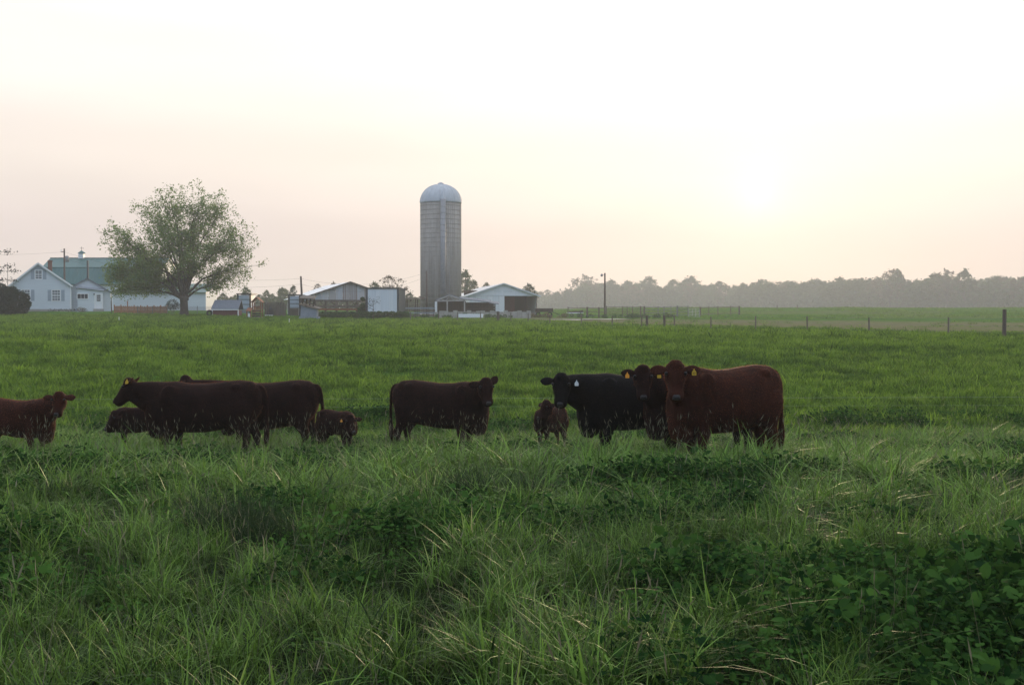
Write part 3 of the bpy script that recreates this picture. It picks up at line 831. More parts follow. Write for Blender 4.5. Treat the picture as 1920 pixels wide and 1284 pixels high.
def bunk_walls():
    d = 163.0; s = d / F; pc = 905; c = at(pc, 588, d); g = gz(c.x, d)
    t = thing('concrete_bunk_wall', (c.x, d, g), 'pale concrete bunk wall of upright slabs in front of the sheds', 'wall')
    X = lambda px: (px - pc) * s
    px = 815
    while px < 988:
        zt = .95 + .12 * math.sin(px); MB().box(X(px) + .015, -.1, -.5, X(px + 8.4), .1, zt).build('concrete_slab', M['concrete'], t); px += 8.6
    d2 = 146.0; c2 = at(884, 598, d2); g2 = gz(c2.x, d2)
    s2 = d2 / F
    t2 = thing('feed_trough', (c2.x, d2, g2), 'long pale feed trough lying low in grass before the silo', 'trough')
    b = MB(); x0, x1 = -24 * s2, 22 * s2
    b.box(x0, -.35, .28, x1, -.27, .72); b.box(x0, .27, .28, x1, .35, .72); b.box(x0, -.26, .28, x1, .26, .34)
    b.box(x0, -.265, .345, x0 + .06, .265, .7); b.box(x1 - .06, -.265, .345, x1, .265, .7)
    b.build('tub', M['white_paint'], t2)
    for k in range(4):
        xx = x0 + .3 + k * (x1 - x0 - .6) / 3; MB().box(xx - .06, -.3, -.3, xx + .06, .3, .277).build('leg', M['wood'], t2)
    # heap of feed under a pale sheet
    d3 = 168.0; s3 = d3 / F; c3 = at(945, 583, d3); g3 = gz(c3.x, d3)
    t3 = thing('feed_pile', (c3.x, d3, g3), 'low feed heap under a pale sheet before the white barn', 'feed pile')
    xs = np.linspace(-28, 30, 16) * s3; r_ = random.Random(4)
    vs = []; n = 7
    for i, x in enumerate(xs):
        hh = .55 + .12 * math.sin(i * .7) + r_.uniform(-.06, .12)
        if i in (0, 15): hh = .3
        for k in range(n):
            a = math.pi * k / (n - 1); vs.append((x, -1.4 * math.cos(a), .15 + hh * math.sin(a) ** .7))
    fs = [(i * n + k, i * n + k + 1, (i + 1) * n + k + 1, (i + 1) * n + k) for i in range(15) for k in range(n - 1)]
    MB().add(vs, fs).build('heap', M['mud'], t3, True)
    vs2 = [(x, y, z + .06) for (x, y, z) in vs[5 * n:14 * n]]
    fs2 = [(i * n + k, i * n + k + 1, (i + 1) * n + k + 1, (i + 1) * n + k) for i in range(8) for k in range(2, n - 1)]
    MB().add(vs2, fs2).build('cover_sheet', mat('pale_sheet', (.5, .43, .37), .6, .2, 3), t3, True)
    # dark wagon
    d4 = 175.0; s4 = d4 / F; c4 = at(1020, 588, d4); g4 = gz(c4.x, d4)
    t4 = thing('farm_wagon', (c4.x, d4, g4), 'dark farm wagon standing at the corner of the white barn', 'wagon')
    MB().box(-1.3, -.9, .72, 1.3, .9, .8).box(-1.3, -.9, .805, 1.3, -.84, 1.25).box(-1.3, .84, .805, 1.3, .9, 1.2).box(-1.3, -.835, .805, -1.24, .835, 1.2).box(1.24, -.835, .805, 1.3, .835, 1.3).build('bed', M['dark_wood'], t4)
    for x in (-.85, .85):
        for y in (-.8, .8):
            pts = [(x + .3 * math.cos(a), y, .36 + .3 * math.sin(a)) for a in np.linspace(0, 2 * math.pi, 13)]
            MB().tube(pts, .09, 6).build('wheel', M['rubber'], t4)
    MB().bar((1.3, 0, .7), (2.3, 0, .3), .08).build('drawbar', M['dark_metal'], t4)
    d5 = 178.0; c5 = at(1078, 588, d5); g5 = gz(c5.x, d5)
    t5 = thing('flat_trailer', (c5.x, d5, g5), 'dark low trailer with pale base parked behind the rail fence', 'trailer')
    MB().box(-1.2, -.7, .5, 1.2, .7, .62).build('deck', M['white_paint'], t5)
    MB().prism([(-.9, .625), (1.15, .625), (1.2, 1.0), (.6, .85), (-.9, .8)], -.6, .6).build('load', M['dark_wood'], t5)
    for x in (-.5, .5):
        pts = [(x + .22 * math.cos(a), -.72, .25 + .22 * math.sin(a)) for a in np.linspace(0, 2 * math.pi, 11)]
        MB().tube(pts, .07, 6).build('wheel', M['rubber'], t5)
bunk_walls()

# ------------------------------------------------------------------ yard things on the left
def yard_left():
    # timber picket fence
    d = 158.0; s = d / F; pc = 264; c = at(pc, 582, d)
    t = thing('picket_fence', (c.x, d, gz(c.x, d)), 'orange brown picket fence running from annex to the big tree', 'fence')
    n = 92; x0, x1 = (214 - pc) * s, (313 - pc) * s
    zat = lambda x: gz(c.x + x, d) - gz(c.x, d)
    pk = MB()
    for k in range(n):
        x = x0 + (x1 - x0) * k / n; z = zat(x) + .05; hh = .85 + .05 * math.sin(k * 1.7)
        pk.prism([(x + .005, z), (x + .065, z), (x + .065, z + hh), (x + .035, z + hh + .06), (x + .005, z + hh)], -.02, 0)
    o = pk.build('picket', M['orange_wood'], t); o['kind'] = 'stuff'
    for k in range(9):
        x = x0 + (x1 - x0) * k / 8; hh = 1.6 if k == 2 else 1.1
        MB().box(x - .06, .06, zat(x) - .3, x + .06, .17, zat(x) + hh).build('post', M['orange_wood'], t)
    for zz in (.25, .75):
        b = MB()
        for k in range(8):
            xa, xb = x0 + (x1 - x0) * k / 8, x0 + (x1 - x0) * (k + 1) / 8; b.bar((xa, .03, zat(xa) + zz), (xb, .03, zat(xb) + zz), .08, .04)
        b.build('rail', M['orange_wood'], t)
    # grey woven wire fence in front of it
    d = 154.0; s = d / F; pc = 328; c = at(pc, 588, d)
    t = thing('wire_garden_fence', (c.x, d, gz(c.x, d)), 'low grey woven wire fence passing behind the big tree trunk', 'fence')
    x0, x1 = (258 - pc) * s, (398 - pc) * s; zat = lambda x: gz(c.x + x, d) - gz(c.x, d)
    for k in range(6):
        x = x0 + (x1 - x0) * k / 5; MB().tube([(x, 0, zat(x) - .3), (x, 0, zat(x) + 1.15)], .05, 6).build('post', M['grey_wire'], t)
    w = MB(); nn = 40
    for k in range(nn):
        xa, xb = x0 + (x1 - x0) * k / nn, x0 + (x1 - x0) * (k + 1) / nn
        for j in range(7): w.bar((xa, 0, zat(xa) + .08 + j * .16), (xb, 0, zat(xb) + .08 + j * .16), .016)
        w.bar((xa, .012, zat(xa) + .05), (xa, .012, zat(xa) + 1.06), .016)
        xm = (xa + xb) / 2; w.bar((xm, .012, zat(xm) + .05), (xm, .012, zat(xm) + 1.06), .014)
    o = w.build('wire_mesh', M['grey_wire'], t); o['kind'] = 'stuff'
    # garden shed
    d = 146.0; s = d / F; pc = 421; c = at(pc, 597, d); g = gz(c.x, d)
    t = thing('garden_shed', (c.x, d, g), 'small red brown shed with grey sloping roof and white corners', 'shed')
    X = lambda px: (px - pc) * s
    Z = lambda py: at(pc, py, d).z - g
    nb = 8; zt = Z(581.5)
    for k in range(nb):
        a, b = X(399) + (X(446) - X(399)) * k / nb, X(399) + (X(446) - X(399)) * (k + 1) / nb
        MB().box(a + .012, 0, -.3, b - .012, .05, zt).build('wall_board', M['shed_red'], t)
    MB().box(X(399), .06, -.3, X(446), 2.2, zt).build('body', M['shed_red'], t)
    for px in (398, 446.6): MB().box(X(px) - .06, -.04, -.3, X(px) + .06, .055, zt).build('corner_board', M['white_trim'], t)
    MB().box(X(396.6), -.2, zt + .003, X(448), -.13, zt + .13).build('fascia', M['white_trim'], t)
    MB().slab([(X(396.6), -.2, zt + .133), (X(448), -.2, zt + .133), (X(447.5), 1.6, Z(563)), (X(397), 1.6, Z(563))], .07).slab([(X(397), 1.603, Z(563)), (X(447.5), 1.603, Z(563)), (X(448), 2.5, zt + .1), (X(396.6), 2.5, zt + .1)], .07).build('roof', M['grey_roof'], t)
    # tyre leaning by the shed
    d = 145.0; c = at(392.7, 596, d); g = gz(c.x, d)
    pts = [(c.x + .27 * math.cos(a), d, g + .42 + .27 * math.sin(a)) for a in np.linspace(0, 2 * math.pi, 25)]
    tag(MB().tube(pts, .13, 8).build('tyre', M['rubber'], None, True), 'black tyre standing upright at the end of the small shed', 'tyre')
    # playset
    d = 143.0; s = d / F; pc = 479; c = at(pc, 600, d); g = gz(c.x, d)
    t = thing('wooden_playset', (c.x, d, g), 'red brown wooden play tower with little gabled roof and sandbox', 'playset')
    X = lambda px: (px - pc) * s
    Z = lambda py: at(pc, py, d).z - g
    zt = Z(566); zp = Z(583.5)
    for px in (474, 488.5):
        for y in (0, 1.1): MB().box(X(px) - .06, y - .06, -.3, X(px) + .06, y + .06, zt).build('post', M['red_wood'], t)
    A = (X(481), zt + .55)
    for sg in (-1, 1):
        e = (X(471) if sg < 0 else X(491.5), zt - .08)
        q = [(A[0], -.25, A[1]), (e[0], -.25, e[1]), (e[0], 1.35, e[1]), (A[0], 1.35, A[1])]
        MB().slab(q if sg > 0 else q[::-1], .05).build('roof', M['red_wood'], t)
    MB().box(X(472.5), -.12, zp - .1, X(490), 1.2, zp).build('platform', M['red_wood'], t)
    for k in range(7):
        x = X(474.5) + k * (X(488) - X(474.5)) / 6; MB().box(x - .045, -.09, zp + .003, x + .045, -.065, zp + .52).build('railing_slat', M['orange_wood'] if k in (1, 2) else M['red_wood'], t)
    MB().box(X(473.5), -.125, zp + .525, X(489), -.05, zp + .6).build('handrail', M['red_wood'], t)
    # lower hut with its own roof, a white swing in it
    for px in (464, 471): MB().box(X(px) - .06, -.36, -.3, X(px) + .06, -.25, Z(583)).build('post', M['red_wood'], t)
    MB().slab([(X(462), -.5, Z(584)), (X(473), -.5, Z(584)), (X(472), .3, Z(577.5)), (X(464), .3, Z(577.5))], .06).build('hut_roof', M['red_wood'], t)
    MB().box(X(466), -.32, Z(594.5), X(470), -.28, Z(587.5)).build('hut_panel', M['white_trim'], t)
    for k in range(3):
        MB().box(X(473.5), -.11, .12 + k * .3, X(489), -.065, .34 + k * .3).build('side_board', M['dark_wood'], t)
    MB().box(X(471.5), -.5, -.2, X(494), -.42, .14).box(X(471.5), .7, -.2, X(494), .78, .14).box(X(471.5), -.415, -.2, X(472.7), .695, .14).box(X(492.8), -.415, -.2, X(494), .695, .14).build('sandbox_frame', mat('pale_plank', (.36, .29, .22), .8, .2), t)
    # pen of wire panels
    d = 150.0; s = d / F; pc = 513; c = at(pc, 596, d); g = gz(c.x, d)
    t = thing('wire_pen', (c.x, d, g), 'tall brown wire panel pen right of the wooden play tower', 'pen')
    X = lambda px: (px - pc) * s
    zt = at(pc, 568, d).z - g
    for px in (492, 499, 503, 519, 522.5, 526, 532.5): MB().box(X(px) - .06, -.05, -.4, X(px) + .06, .05, zt).build('post', M['wood'], t)
    MB().box(X(491), -.07, zt + .003, X(533.5), .07, zt + .08).build('top_rail', M['wood'], t)
    w = MB()
    k = X(492)
    while k < X(532): w.box(k - .012, .06, -.2, k + .012, .075, zt); k += .13
    z = .1
    while z < zt: w.box(X(492), .08, z - .012, X(532), .092, z + .012); z += .2
    o = w.build('wire_mesh', M['wood'], t); o['kind'] = 'stuff'
    MB().box(X(492), 1.5, -.3, X(532), 1.56, zt * .93).build('back_screen', mat('brown_netting', (.13, .12, .085), .95, .2, 4), t)
    MB().box(X(497), -.16, .2, X(512), -.075, .32).build('kick_board', M['white_trim'], t)
    c = at(504.5, 593, 151.0); t = thing('stock_tank', (c.x, 151.0, gz(c.x, 151.0)), 'dark covered water tank standing inside the wire pen', 'tank')
    MB().lathe([(.55, 0), (.6, .7), (.55, .74)], 20).build('body', M['dark_metal'], t, True)
    MB().lathe([(.3, .745), (.28, 1.25), (.1, 1.3)], 16, .1, 0).build('lid', M['dark_metal'], t, True)
    # grey sloped hutch with broken pallet work behind
    d = 141.0; s = d / F; pc = 579; c = at(pc, 602, d); g = gz(c.x, d)
    t = thing('sloped_hutch', (c.x, d, g), 'grey steep roofed animal hutch at the foot of the leaning pole', 'hutch')
    X = lambda px: (px - pc) * s
    Z = lambda py: at(pc, py, d).z - g
    MB().prism([(X(563.5), Z(593)), (X(594), Z(593)), (X(594), Z(580)), (X(565), Z(573))], -.15, 1.2).build('front', M['grey_paint'], t)
    MB().prism([(X(561.5), -.3), (X(597), -.3), (X(597), Z(593.4)), (X(561.5), Z(593.4))], -.3, 1.3).build('base', M['grey_paint'], t)
    MB().box(X(576), -.33, .1, X(590), -.303, .25).build('slot', M['dark_metal'], t)
    MB().slab([(X(561), -.4, Z(571)), (X(599), -.4, Z(580.5)), (X(599), 1.5, Z(578)), (X(561), 1.5, Z(568.5))], .1).build('roof', M['wood'], t)
    MB().slab([(X(561), -.3, Z(560)), (X(589), -.3, Z(561.5)), (X(589), 1.8, Z(555.8)), (X(563), 1.8, Z(554.5))], .09).build('upper_roof', M['wood'], t)
    for px in (565, 572, 579, 586): MB().bar((X(px), .4, Z(577)), (X(px + 2.5), .4, Z(560)), .14, .1).build('slat', M['dark_wood'], t)
    for py in (564.5, 570): MB().bar((X(565), .32, Z(py)), (X(592), .32, Z(py + 7)), .13, .06).build('slat', M['wood'], t)
yard_left()

# ------------------------------------------------------------------ poles and wires
def utility_poles():
    def pole(px, py_top, d, r, label, lean=0, name='utility_pole'):
        c = at(px, 590, d); g = gz(c.x, d); zt = at(px, py_top, d).z - g
        t = thing(name, (c.x, d, g), label, 'utility pole')
        MB().tube([(0, 0, -.5), (-lean * .5, 0, zt * .5), (-lean, 0, zt)], [r, r * .9, r * .72], 10).build('shaft', M['pole_wood'], t, True)
        return t, zt
    t, z1 = pole(121.5, 466, 178, .15, 'utility pole with transformer rising behind the farmhouse roof')
    MB().lathe([(.26, z1 - 2.0), (.28, z1 - 1.2), (.2, z1 - 1.1)], 12, .45, -.1).build('transformer', M['galv'], t, True)
    MB().bar((-.5, 0, z1 - .5), (.1, 0, z1 - .5), .1).build('crossarm', M['pole_wood'], t)
    MB().lathe([(.05, z1 - .45), (.06, z1 - .2), (.02, z1 - .15)], 8, -.45, 0).build('insulator', M['white_trim'], t)
    A = Vector(t.location) + Vector((0, 0, z1 - .5))
    t, z2 = pole(568, 518, 152, .16, 'leaning wooden pole at the left end of the metal barn', .25)
    B = Vector(t.location) + Vector((-.25, 0, z2 - .3))
    t, z3 = pole(800, 508, 172, .15, 'plain wooden pole standing close against the silo wall', 0)
    C_ = Vector(t.location) + Vector((0, 0, z3 - .2))
    t, z4 = pole(1134, 512, 188, .17, 'lone yard light pole in front of the misty wood', 0)
    MB().bar((0, -.05, z4 - .3), (-.45, -.05, z4 - .2), .06).build('lamp_arm', M['galv'], t)
    MB().lathe([(.1, z4 - .55), (.2, z4 - .45), (.16, z4 - .2), (.06, z4 - .1)], 12, -.5, -.05).build('lamp_head', M['galv'], t, True)
    def wire(a, b, sag, label, r=.009):
        pts = []
        for k in range(17):
            f = k / 16; p = a.lerp(b, f); p = p - Vector((0, 0, sag * 4 * f * (1 - f))); pts.append(p)
        tag(MB().tube(pts, r, 5).build('power_line', M['dark_metal']), label, 'power line')
    wire(A, B, 1.6, 'upper sagging line from the farmhouse pole to the leaning pole')
    wire(A - Vector((0, 0, .9)), B - Vector((0, 0, .7)), 1.9, 'lower sagging line from the farmhouse pole to the leaning pole')
    wire(B, C_, 1.2, 'upper sagging line from the leaning pole to the silo pole')
    wire(B - Vector((0, 0, .7)), C_ - Vector((0, 0, .6)), 1.5, 'lower sagging line from the leaning pole to the silo pole')
    D = Vector((at(-200, 470, 190).x, 190, A.z + .6))
    wire(A, D, .5, 'thin line leaving the farmhouse pole past the dark bush')
    c = at(15, 585, 160.0); g = gz(c.x, 160); zt = at(15, 492, 160).z - g
    tag(MB().tube([(c.x, 160, g - .3), (c.x, 160, g + zt)], [.05, .025], 6).build('antenna_mast', M['dark_metal']), 'thin bare mast standing behind the dark bush', 'mast')
    c = at(209.5, 582, 160.0); g = gz(c.x, 160); zt = at(209.5, 546, 160).z - g
    tag(MB().tube([(c.x, 160, g - .3), (c.x - .05, 160, g + zt * .5), (c.x + .05, 160, g + zt)], [.09, .07, .05], 7).build('fence_post', M['pole_wood']), 'tall dark post at the right-hand corner of the white annex', 'post')
utility_poles()

# ------------------------------------------------------------------ fences on the right
def right_fences():
    # boundary fence along the far edge of the pasture
    t = None
    px_list = [770, 822, 858, 901, 934, 958, 990, 1031, 1090, 1148, 1203, 1213, 1246, 1265, 1333, 1417, 1514, 1630, 1778, 1883]
    def dd(px): return 1.0 / np.interp(px, [770, 935, 1883], [1 / 138., 1 / 128., 1 / 66.])
    c0 = at(1300, 600, dd(1300))
    t = thing('boundary_fence', (c0.x, c0.y, gz(c0.x, c0.y)), 'wire fence on wooden posts along the far pasture edge', 'fence')
    O = Vector(t.location)
    tops = []
    for px in px_list:
        d = dd(px); x = at(px, 600, d).x; g = gz(x, d)
        if px == 1883: hh, r = 1.62, .12
        elif px in (934,): hh, r = 1.2, .16
        elif px in (1213, 1246): hh, r = 1.15, .11
        else: hh, r = 1.1, .055
        p = Vector((x, d, g)) - O
        r_ = random.Random(px); lean = r_.uniform(-.03, .03)
        MB().tube([p + Vector((0, 0, -.4)), p + Vector((lean, 0, hh))], [r, r * .92], 8).build('post', M['pole_wood'] if r > .06 else M['wood'], t)
        tops.append((p, min(hh, 1.12)))
    # end: continue out of frame to the right
    x = at(2250, 600, 56).x; p = Vector((x, 56, gz(x, 56))) - O
    MB().tube([p + Vector((0, 0, -.4)), p + Vector((0, 0, 1.1))], .06, 8).build('post', M['wood'], t)
    tops.append((p, 1.1))
    for zf in (.3, .62, .95):
        b = MB()
        for (p, hh), (q, h2) in zip(tops[:-1], tops[1:]): b.bar(p + Vector((0, -.06, hh * zf)), q + Vector((0, -.06, h2 * zf)), .011)
        b.build('wire', M['grey_wire'], t)
    # rail pens in the yard
    def pen(pts, label, rails=4, hh=1.45, m='wood', cat='fence', name='rail_fence'):
        p0 = pts[0]; c = at(p0[0], 590, p0[1]); t = thing(name, (c.x, p0[1], gz(c.x, p0[1])), label, cat); O = Vector(t.location)
        P_ = []
        for px, d, thick in pts:
            x = at(px, 590, d).x; p = Vector((x, d, gz(x, d))) - O; P_.append(p)
            MB().box(p.x - thick, p.y - thick, p.z - .4, p.x + thick, p.y + thick, p.z + hh + .08).build('post', M[m], t)
        for k in range(rails):
            z = .3 + (hh - .35) * k / max(rails - 1, 1); b = MB()
            for p, q in zip(P_[:-1], P_[1:]): b.bar(p + Vector((0, -.12, z)), q + Vector((0, -.12, z)), .075, .04)
            b.build('rail', M[m], t)
        return t
    pen([(1065, 172, .06), (1101, 170, .13), (1123, 170, .1), (1134.5, 171, .06)], 'short weathered rail fence beside the low trailer', 3)
    pen([(1137, 172, .06), (1167, 174, .05), (1176, 174, .05), (1186, 175, .05), (1201, 176, .08), (1208, 176, .12)], 'five rail corral fence right of the yard light pole', 5, 1.6)
    pen([(1209, 178, .06), (1234, 180, .06), (1245, 180, .07), (1258, 182, .05), (1270, 183, .12), (1290, 184, .06)], 'pale rail corral left of the white field gate', 4, 1.6, 'grey_wire')
    pen([(1313, 186, .1), (1329, 190, .06), (1346, 194, .06), (1370, 198, .06), (1386, 202, .12)], 'last stretch of rail fence right of the white gate', 2, 1.4)
    # white field gate
    c = at(1291.5, 592, 172.0); t = thing('field_gate', (c.x, 172.0, gz(c.x, 172)), 'white tubular field gate between two rail fences', 'gate'); 
    s = 172.0 / F; w = 20 * s; gm = mat('worn_gate_paint', (.40, .40, .38), .7, .15)
    for k in range(6): MB().tube([(0, 0, .25 + k * .22), (w, .25, .18 + k * .22)], .03, 6).build('bar', gm, t)
    for f in (0, .33, .66, 1): MB().tube([(w * f, .25 * f - .05, .2 - .07 * f), (w * f, .25 * f - .05, 1.42 - .07 * f)], .03, 6).build('upright', gm, t)
    # two small posts on the field rise
    for px, d, lb in ((1457, 262, 'small lone post on the field rise, left one of two'), (1495, 266, 'small lone post on the field rise, right one of two')):
        x = at(px, 590, d).x; tag(MB().box(x - .07, d - .07, gz(x, d) - .3, x + .07, d + .07, gz(x, d) + 1.0).build('field_post', M['wood']), lb, 'post')
    for px, d, lb in ((542, 112, 'short white stake in the pasture below the hutch'), (223, 118, 'short white stake in the pasture below the annex')):
        x = at(px, 610, d).x; tag(MB().tube([(x, d, gz(x, d) - .2), (x + .02, d, gz(x, d) + .55)], .028, 6).build('white_stake', M['white_trim']), lb, 'stake')
    # thin electric fence behind the herd
    xs = [(-30, 23.2), (-9.5, 23.0), (0, 23.3), (9, 23.6), (26, 24.2)]
    t = thing('electric_fence', (0, 23.3, gz(0, 23.3)), 'two thin white electric fence wires stretched behind the cattle', 'fence'); O = Vector(t.location)
    zt = lambda x, y: gz(x, y)
    for dz, rr in ((1.02, .0014), (.86, .0009)):
        b = MB()
        for (x0, y0), (x1, y1) in zip(xs[:-1], xs[1:]): b.bar(Vector((x0, y0, -.93 + dz)) - O, Vector((x1, y1, -.93 + dz)) - O, rr * 2)
        b.build('wire', M['polywire'], t)
    for x, y in (xs[0], xs[-1]): MB().tube([Vector((x, y, zt(x, y) - .2)) - O, Vector((x, y, .2)) - O], .02, 6).build('post', M['polywire'], t)
right_fences()

# ------------------------------------------------------------------ cattle
def ring(c, a, b, ra, rb, n=18, e=2.3):
    out = []
    for k in range(n):
        t = 2 * math.pi * k / n; ct, st = math.cos(t), math.sin(t)
        out.append(c + a * (ra * math.copysign(abs(ct) ** (2 / e), ct)) + b * (rb * math.copysign(abs(st) ** (2 / e), st)))
    return out

def loft(mb, rings):
    n = len(rings[0]); vs = [p for r in rings for p in r]; m = len(rings)
    fs = [(i * n + k, i * n + (k + 1) % n, (i + 1) * n + (k + 1) % n, (i + 1) * n + k) for i in range(m - 1) for k in range(n)]
    fs += [tuple(range(n))[::-1], tuple(range((m - 1) * n, m * n))]
    mb.add(vs, fs)

TORSO = [(-.86, 1.20, .98, .10), (-.82, 1.29, .84, .19), (-.70, 1.385, .68, .26), (-.50, 1.405, .61, .30), (-.25, 1.38, .57, .335),
         (0.0, 1.35, .53, .36), (.25, 1.35, .52, .345), (.45, 1.385, .53, .31), (.62, 1.375, .545, .28), (.76, 1.30, .56, .235), (.86, 1.17, .60, .17), (.92, 1.02, .68, .09)]
HEAD = [(-.06, .06, .085, .085), (-.02, .095, .125, .12), (.06, .105, .134, .142), (.14, .105, .138, .152), (.22, .088, .122, .145), (.30, .070, .102, .125),
        (.38, .055, .094, .104), (.45, .05, .099, .098), (.51, .042, .096, .090), (.55, .022, .076, .072), (.572, .0, .042, .042)]

HEAD = [(t * .78, a_, b_, c_) for t, a_, b_, c_ in HEAD]

def cow(name, label, cat, px, d, heading, s, poll_px, poll_d, head_az, head_pitch, coat_m, hair_m, tags=(), calf=False, nose='nose', legs=(0, 0, 0, 0), fat=1.0, group=None, tail=1, seed=0, head_s=1.0, roll=0.0, ears=(0, 0), bz=0.0, len_s=1.0):
    """px, d: the body centre; heading 0 = facing image right, 180 = left, 270 = to the camera. Poll (crown of the head) is placed through its point."""
    cx = at(px, 600, d).x; g = gz(cx, d) + bz
    th = R(heading)
    root_m = Matrix.Translation((cx, d, g)) @ Matrix.Rotation(th, 4, 'Z')
    inv = root_m.inverted()
    X, Y, Z = Vector((1, 0, 0)), Vector((0, 1, 0)), Vector((0, 0, 1))
    mb = MB()
    V = lambda x, y, z: Vector((x * s * len_s, y * s, z * s))
    dep = .80 if calf else 1.0; wid = .72 if calf else fat
    for_t = []
    for x, zt, zb, hw in TORSO:
        zb2 = zt - (zt - zb) * dep
        if not calf: zb2 -= .03 * (fat - 1) * 10 * max(0, 1 - abs(x) / .8)
        if calf: zt = zt + .02 * math.cos(x * 3)
        for_t.append(ring(V(x * (.86 if calf else 1), 0, (zt + zb2) / 2), Y, Z, hw * wid * s, (zt - zb2) / 2 * s, 22, 2.25))
    loft(mb, for_t)
    # neck, from inside the shoulder to the poll
    P = inv @ at(*poll_px, poll_d)
    az = R(head_az); pi_ = R(head_pitch)
    hdw = Vector((math.cos(az) * math.cos(pi_), math.sin(az) * math.cos(pi_), math.sin(pi_)))
    rot = root_m.to_3x3().inverted()
    hd = (rot @ hdw).normalized()
    up0 = Z if abs(hd.z) < .95 else X
    hs = hd.cross(up0).normalized(); hu = hs.cross(hd).normalized()
    if roll:
        q = Matrix.Rotation(R(roll), 3, hd); hs = q @ hs; hu = q @ hu
    k = s * (1.18 if calf else 1.0) * head_s
    A = V(.42 * (.86 if calf else 1), 0, 1.0); E = P + hd * (.04 * k) - hu * (.085 * k)
    C = V(.84 * (.86 if calf else 1), 0, 1.10) * .62 + (E - hd * .18 * k) * .38
    rs = []
    for i in range(8):
        t = i / 7
        p = A * (1 - t) ** 2 + C * 2 * t * (1 - t) + E * t * t
        tg = ((C - A) * (1 - t) + (E - C) * t).normalized()
        b = (Z - tg * tg.z).normalized() if abs(tg.z) < .97 else (hu - tg * hu.dot(tg)).normalized()
        a = tg.cross(b).normalized()
        rw = (.23 * (1 - t) ** 1.3 + .10) * s * (.72 if calf else 1); rh = (.25 * (1 - t) ** 1.15 + .11) * s * (.72 if calf else 1)
        rs.append(ring(p, a, b, min(rw, .27 * s), rh, 18, 2.1))
    loft(mb, rs)
    j0 = P + hd * (.16 * k) - hu * (.14 * k); j1 = V(.70 * (.86 if calf else 1), 0, .88)
    rs = []
    for i in range(6):
        t = i / 5; p = j0 * (1 - t) + j1 * t; rr_ = (.085 + .10 * t) * s * (.72 if calf else 1)
        tg = (j1 - j0).normalized(); a = tg.cross(Z).normalized(); b = a.cross(tg).normalized()
        rs.append(ring(p, a, b, rr_ * .85, rr_, 14, 2.1))
    loft(mb, rs)
    if not calf:   # brisket and dewlap
        br = [(.60, .58, .13, .10), (.72, .555, .17, .15), (.84, .60, .14, .17), (.90, .70, .08, .13)]
        loft(mb, [ring(V(x, 0, z), Y, Z, w_ * s, h_ * s, 14) for x, z, w_, h_ in br])
    # hip bones, shoulder blades, thighs
    if True:
        kx = .86 if calf else 1.0; kw = .74 if calf else fat
        for sy in (1, -1):
            for (x, y, z, rx, ry, rz_) in ((-.50, .19, 1.285, .10, .075, .075), (.50, .235, 1.10, .15, .085, .24), (.62, .20, .92, .12, .09, .12), (-.58, .215, .92, .20, .10, .24), (-.40, .21, .74, .10, .08, .12)):
                loft(mb, [ring(V(x * kx + rx * q, y * sy * kw, z), Y, Z, ry * s * math.sqrt(1 - q * q), rz_ * s * math.sqrt(1 - q * q), 12, 2.0) for q in (-.96, -.7, -.35, 0, .35, .7, .96)])
    # head
    rs = []
    for t, topo, hw, hh in HEAD:
        c = P + hd * (t * k) + hu * ((topo - hh) * k)
        rs.append(ring(c, hs, hu, hw * k, hh * k, 18, 2.4))
    loft(mb, rs)
    # cheeks / jaw
    loft(mb, [ring(P + hd * (t * k) + hu * (u * k), hs, hu, w_ * k, h_ * k, 14, 2.2) for t, u, w_, h_ in ((.06, -.12, .07, .06), (.11, -.145, .116, .085), (.17, -.145, .105, .08), (.235, -.115, .07, .05))])
    # forelock and brow
    loft(mb, [ring(P + hd * (t * k) + hu * (u * k), hs, hu, w_ * k, h_ * k, 12) for t, u, w_, h_ in ((-.075, .02, .05, .04), (-.04, .07, .08, .055), (.02, .10, .085, .035), (.07, .105, .05, .015))])
    # legs
    def leg(pts, ad):
        rr = []
        for i, (x, y, z, rx, ry) in enumerate(pts):
            rr.append(ring(V(x, y, z), X, Y, rx * s, ry * s, 12, 2.2))
        loft(mb, rr)
    lw = .78 if calf else 1.0; yy = .6 if calf else 1.0
    xs = .86 if calf else 1.0
    for i, sy in enumerate((1, -1)):
        dx = legs[i]
        leg([(.50 * xs, .17 * sy * yy, 1.0, .15, .08), (.50 * xs, .19 * sy * yy, .82, .155 * lw, .11 * lw), (.48 * xs + dx * .2, .185 * sy * yy, .66, .115 * lw, .09 * lw), (.485 * xs + dx * .5, .175 * sy * yy, .52, .085 * lw, .075 * lw), (.50 * xs + dx * .75, .17 * sy * yy, .40, .068 * lw, .064 * lw), (.50 * xs + dx * .8, .17 * sy * yy, .33, .058 * lw, .055 * lw), (.495 * xs + dx, .165 * sy * yy, .16, .045 * lw, .042 * lw), (.505 * xs + dx, .165 * sy * yy, .10, .055 * lw, .05 * lw), (.525 * xs + dx, .165 * sy * yy, .05, .052 * lw, .05 * lw), (.54 * xs + dx, .165 * sy * yy, 0, .075 * lw, .06 * lw)], dx)
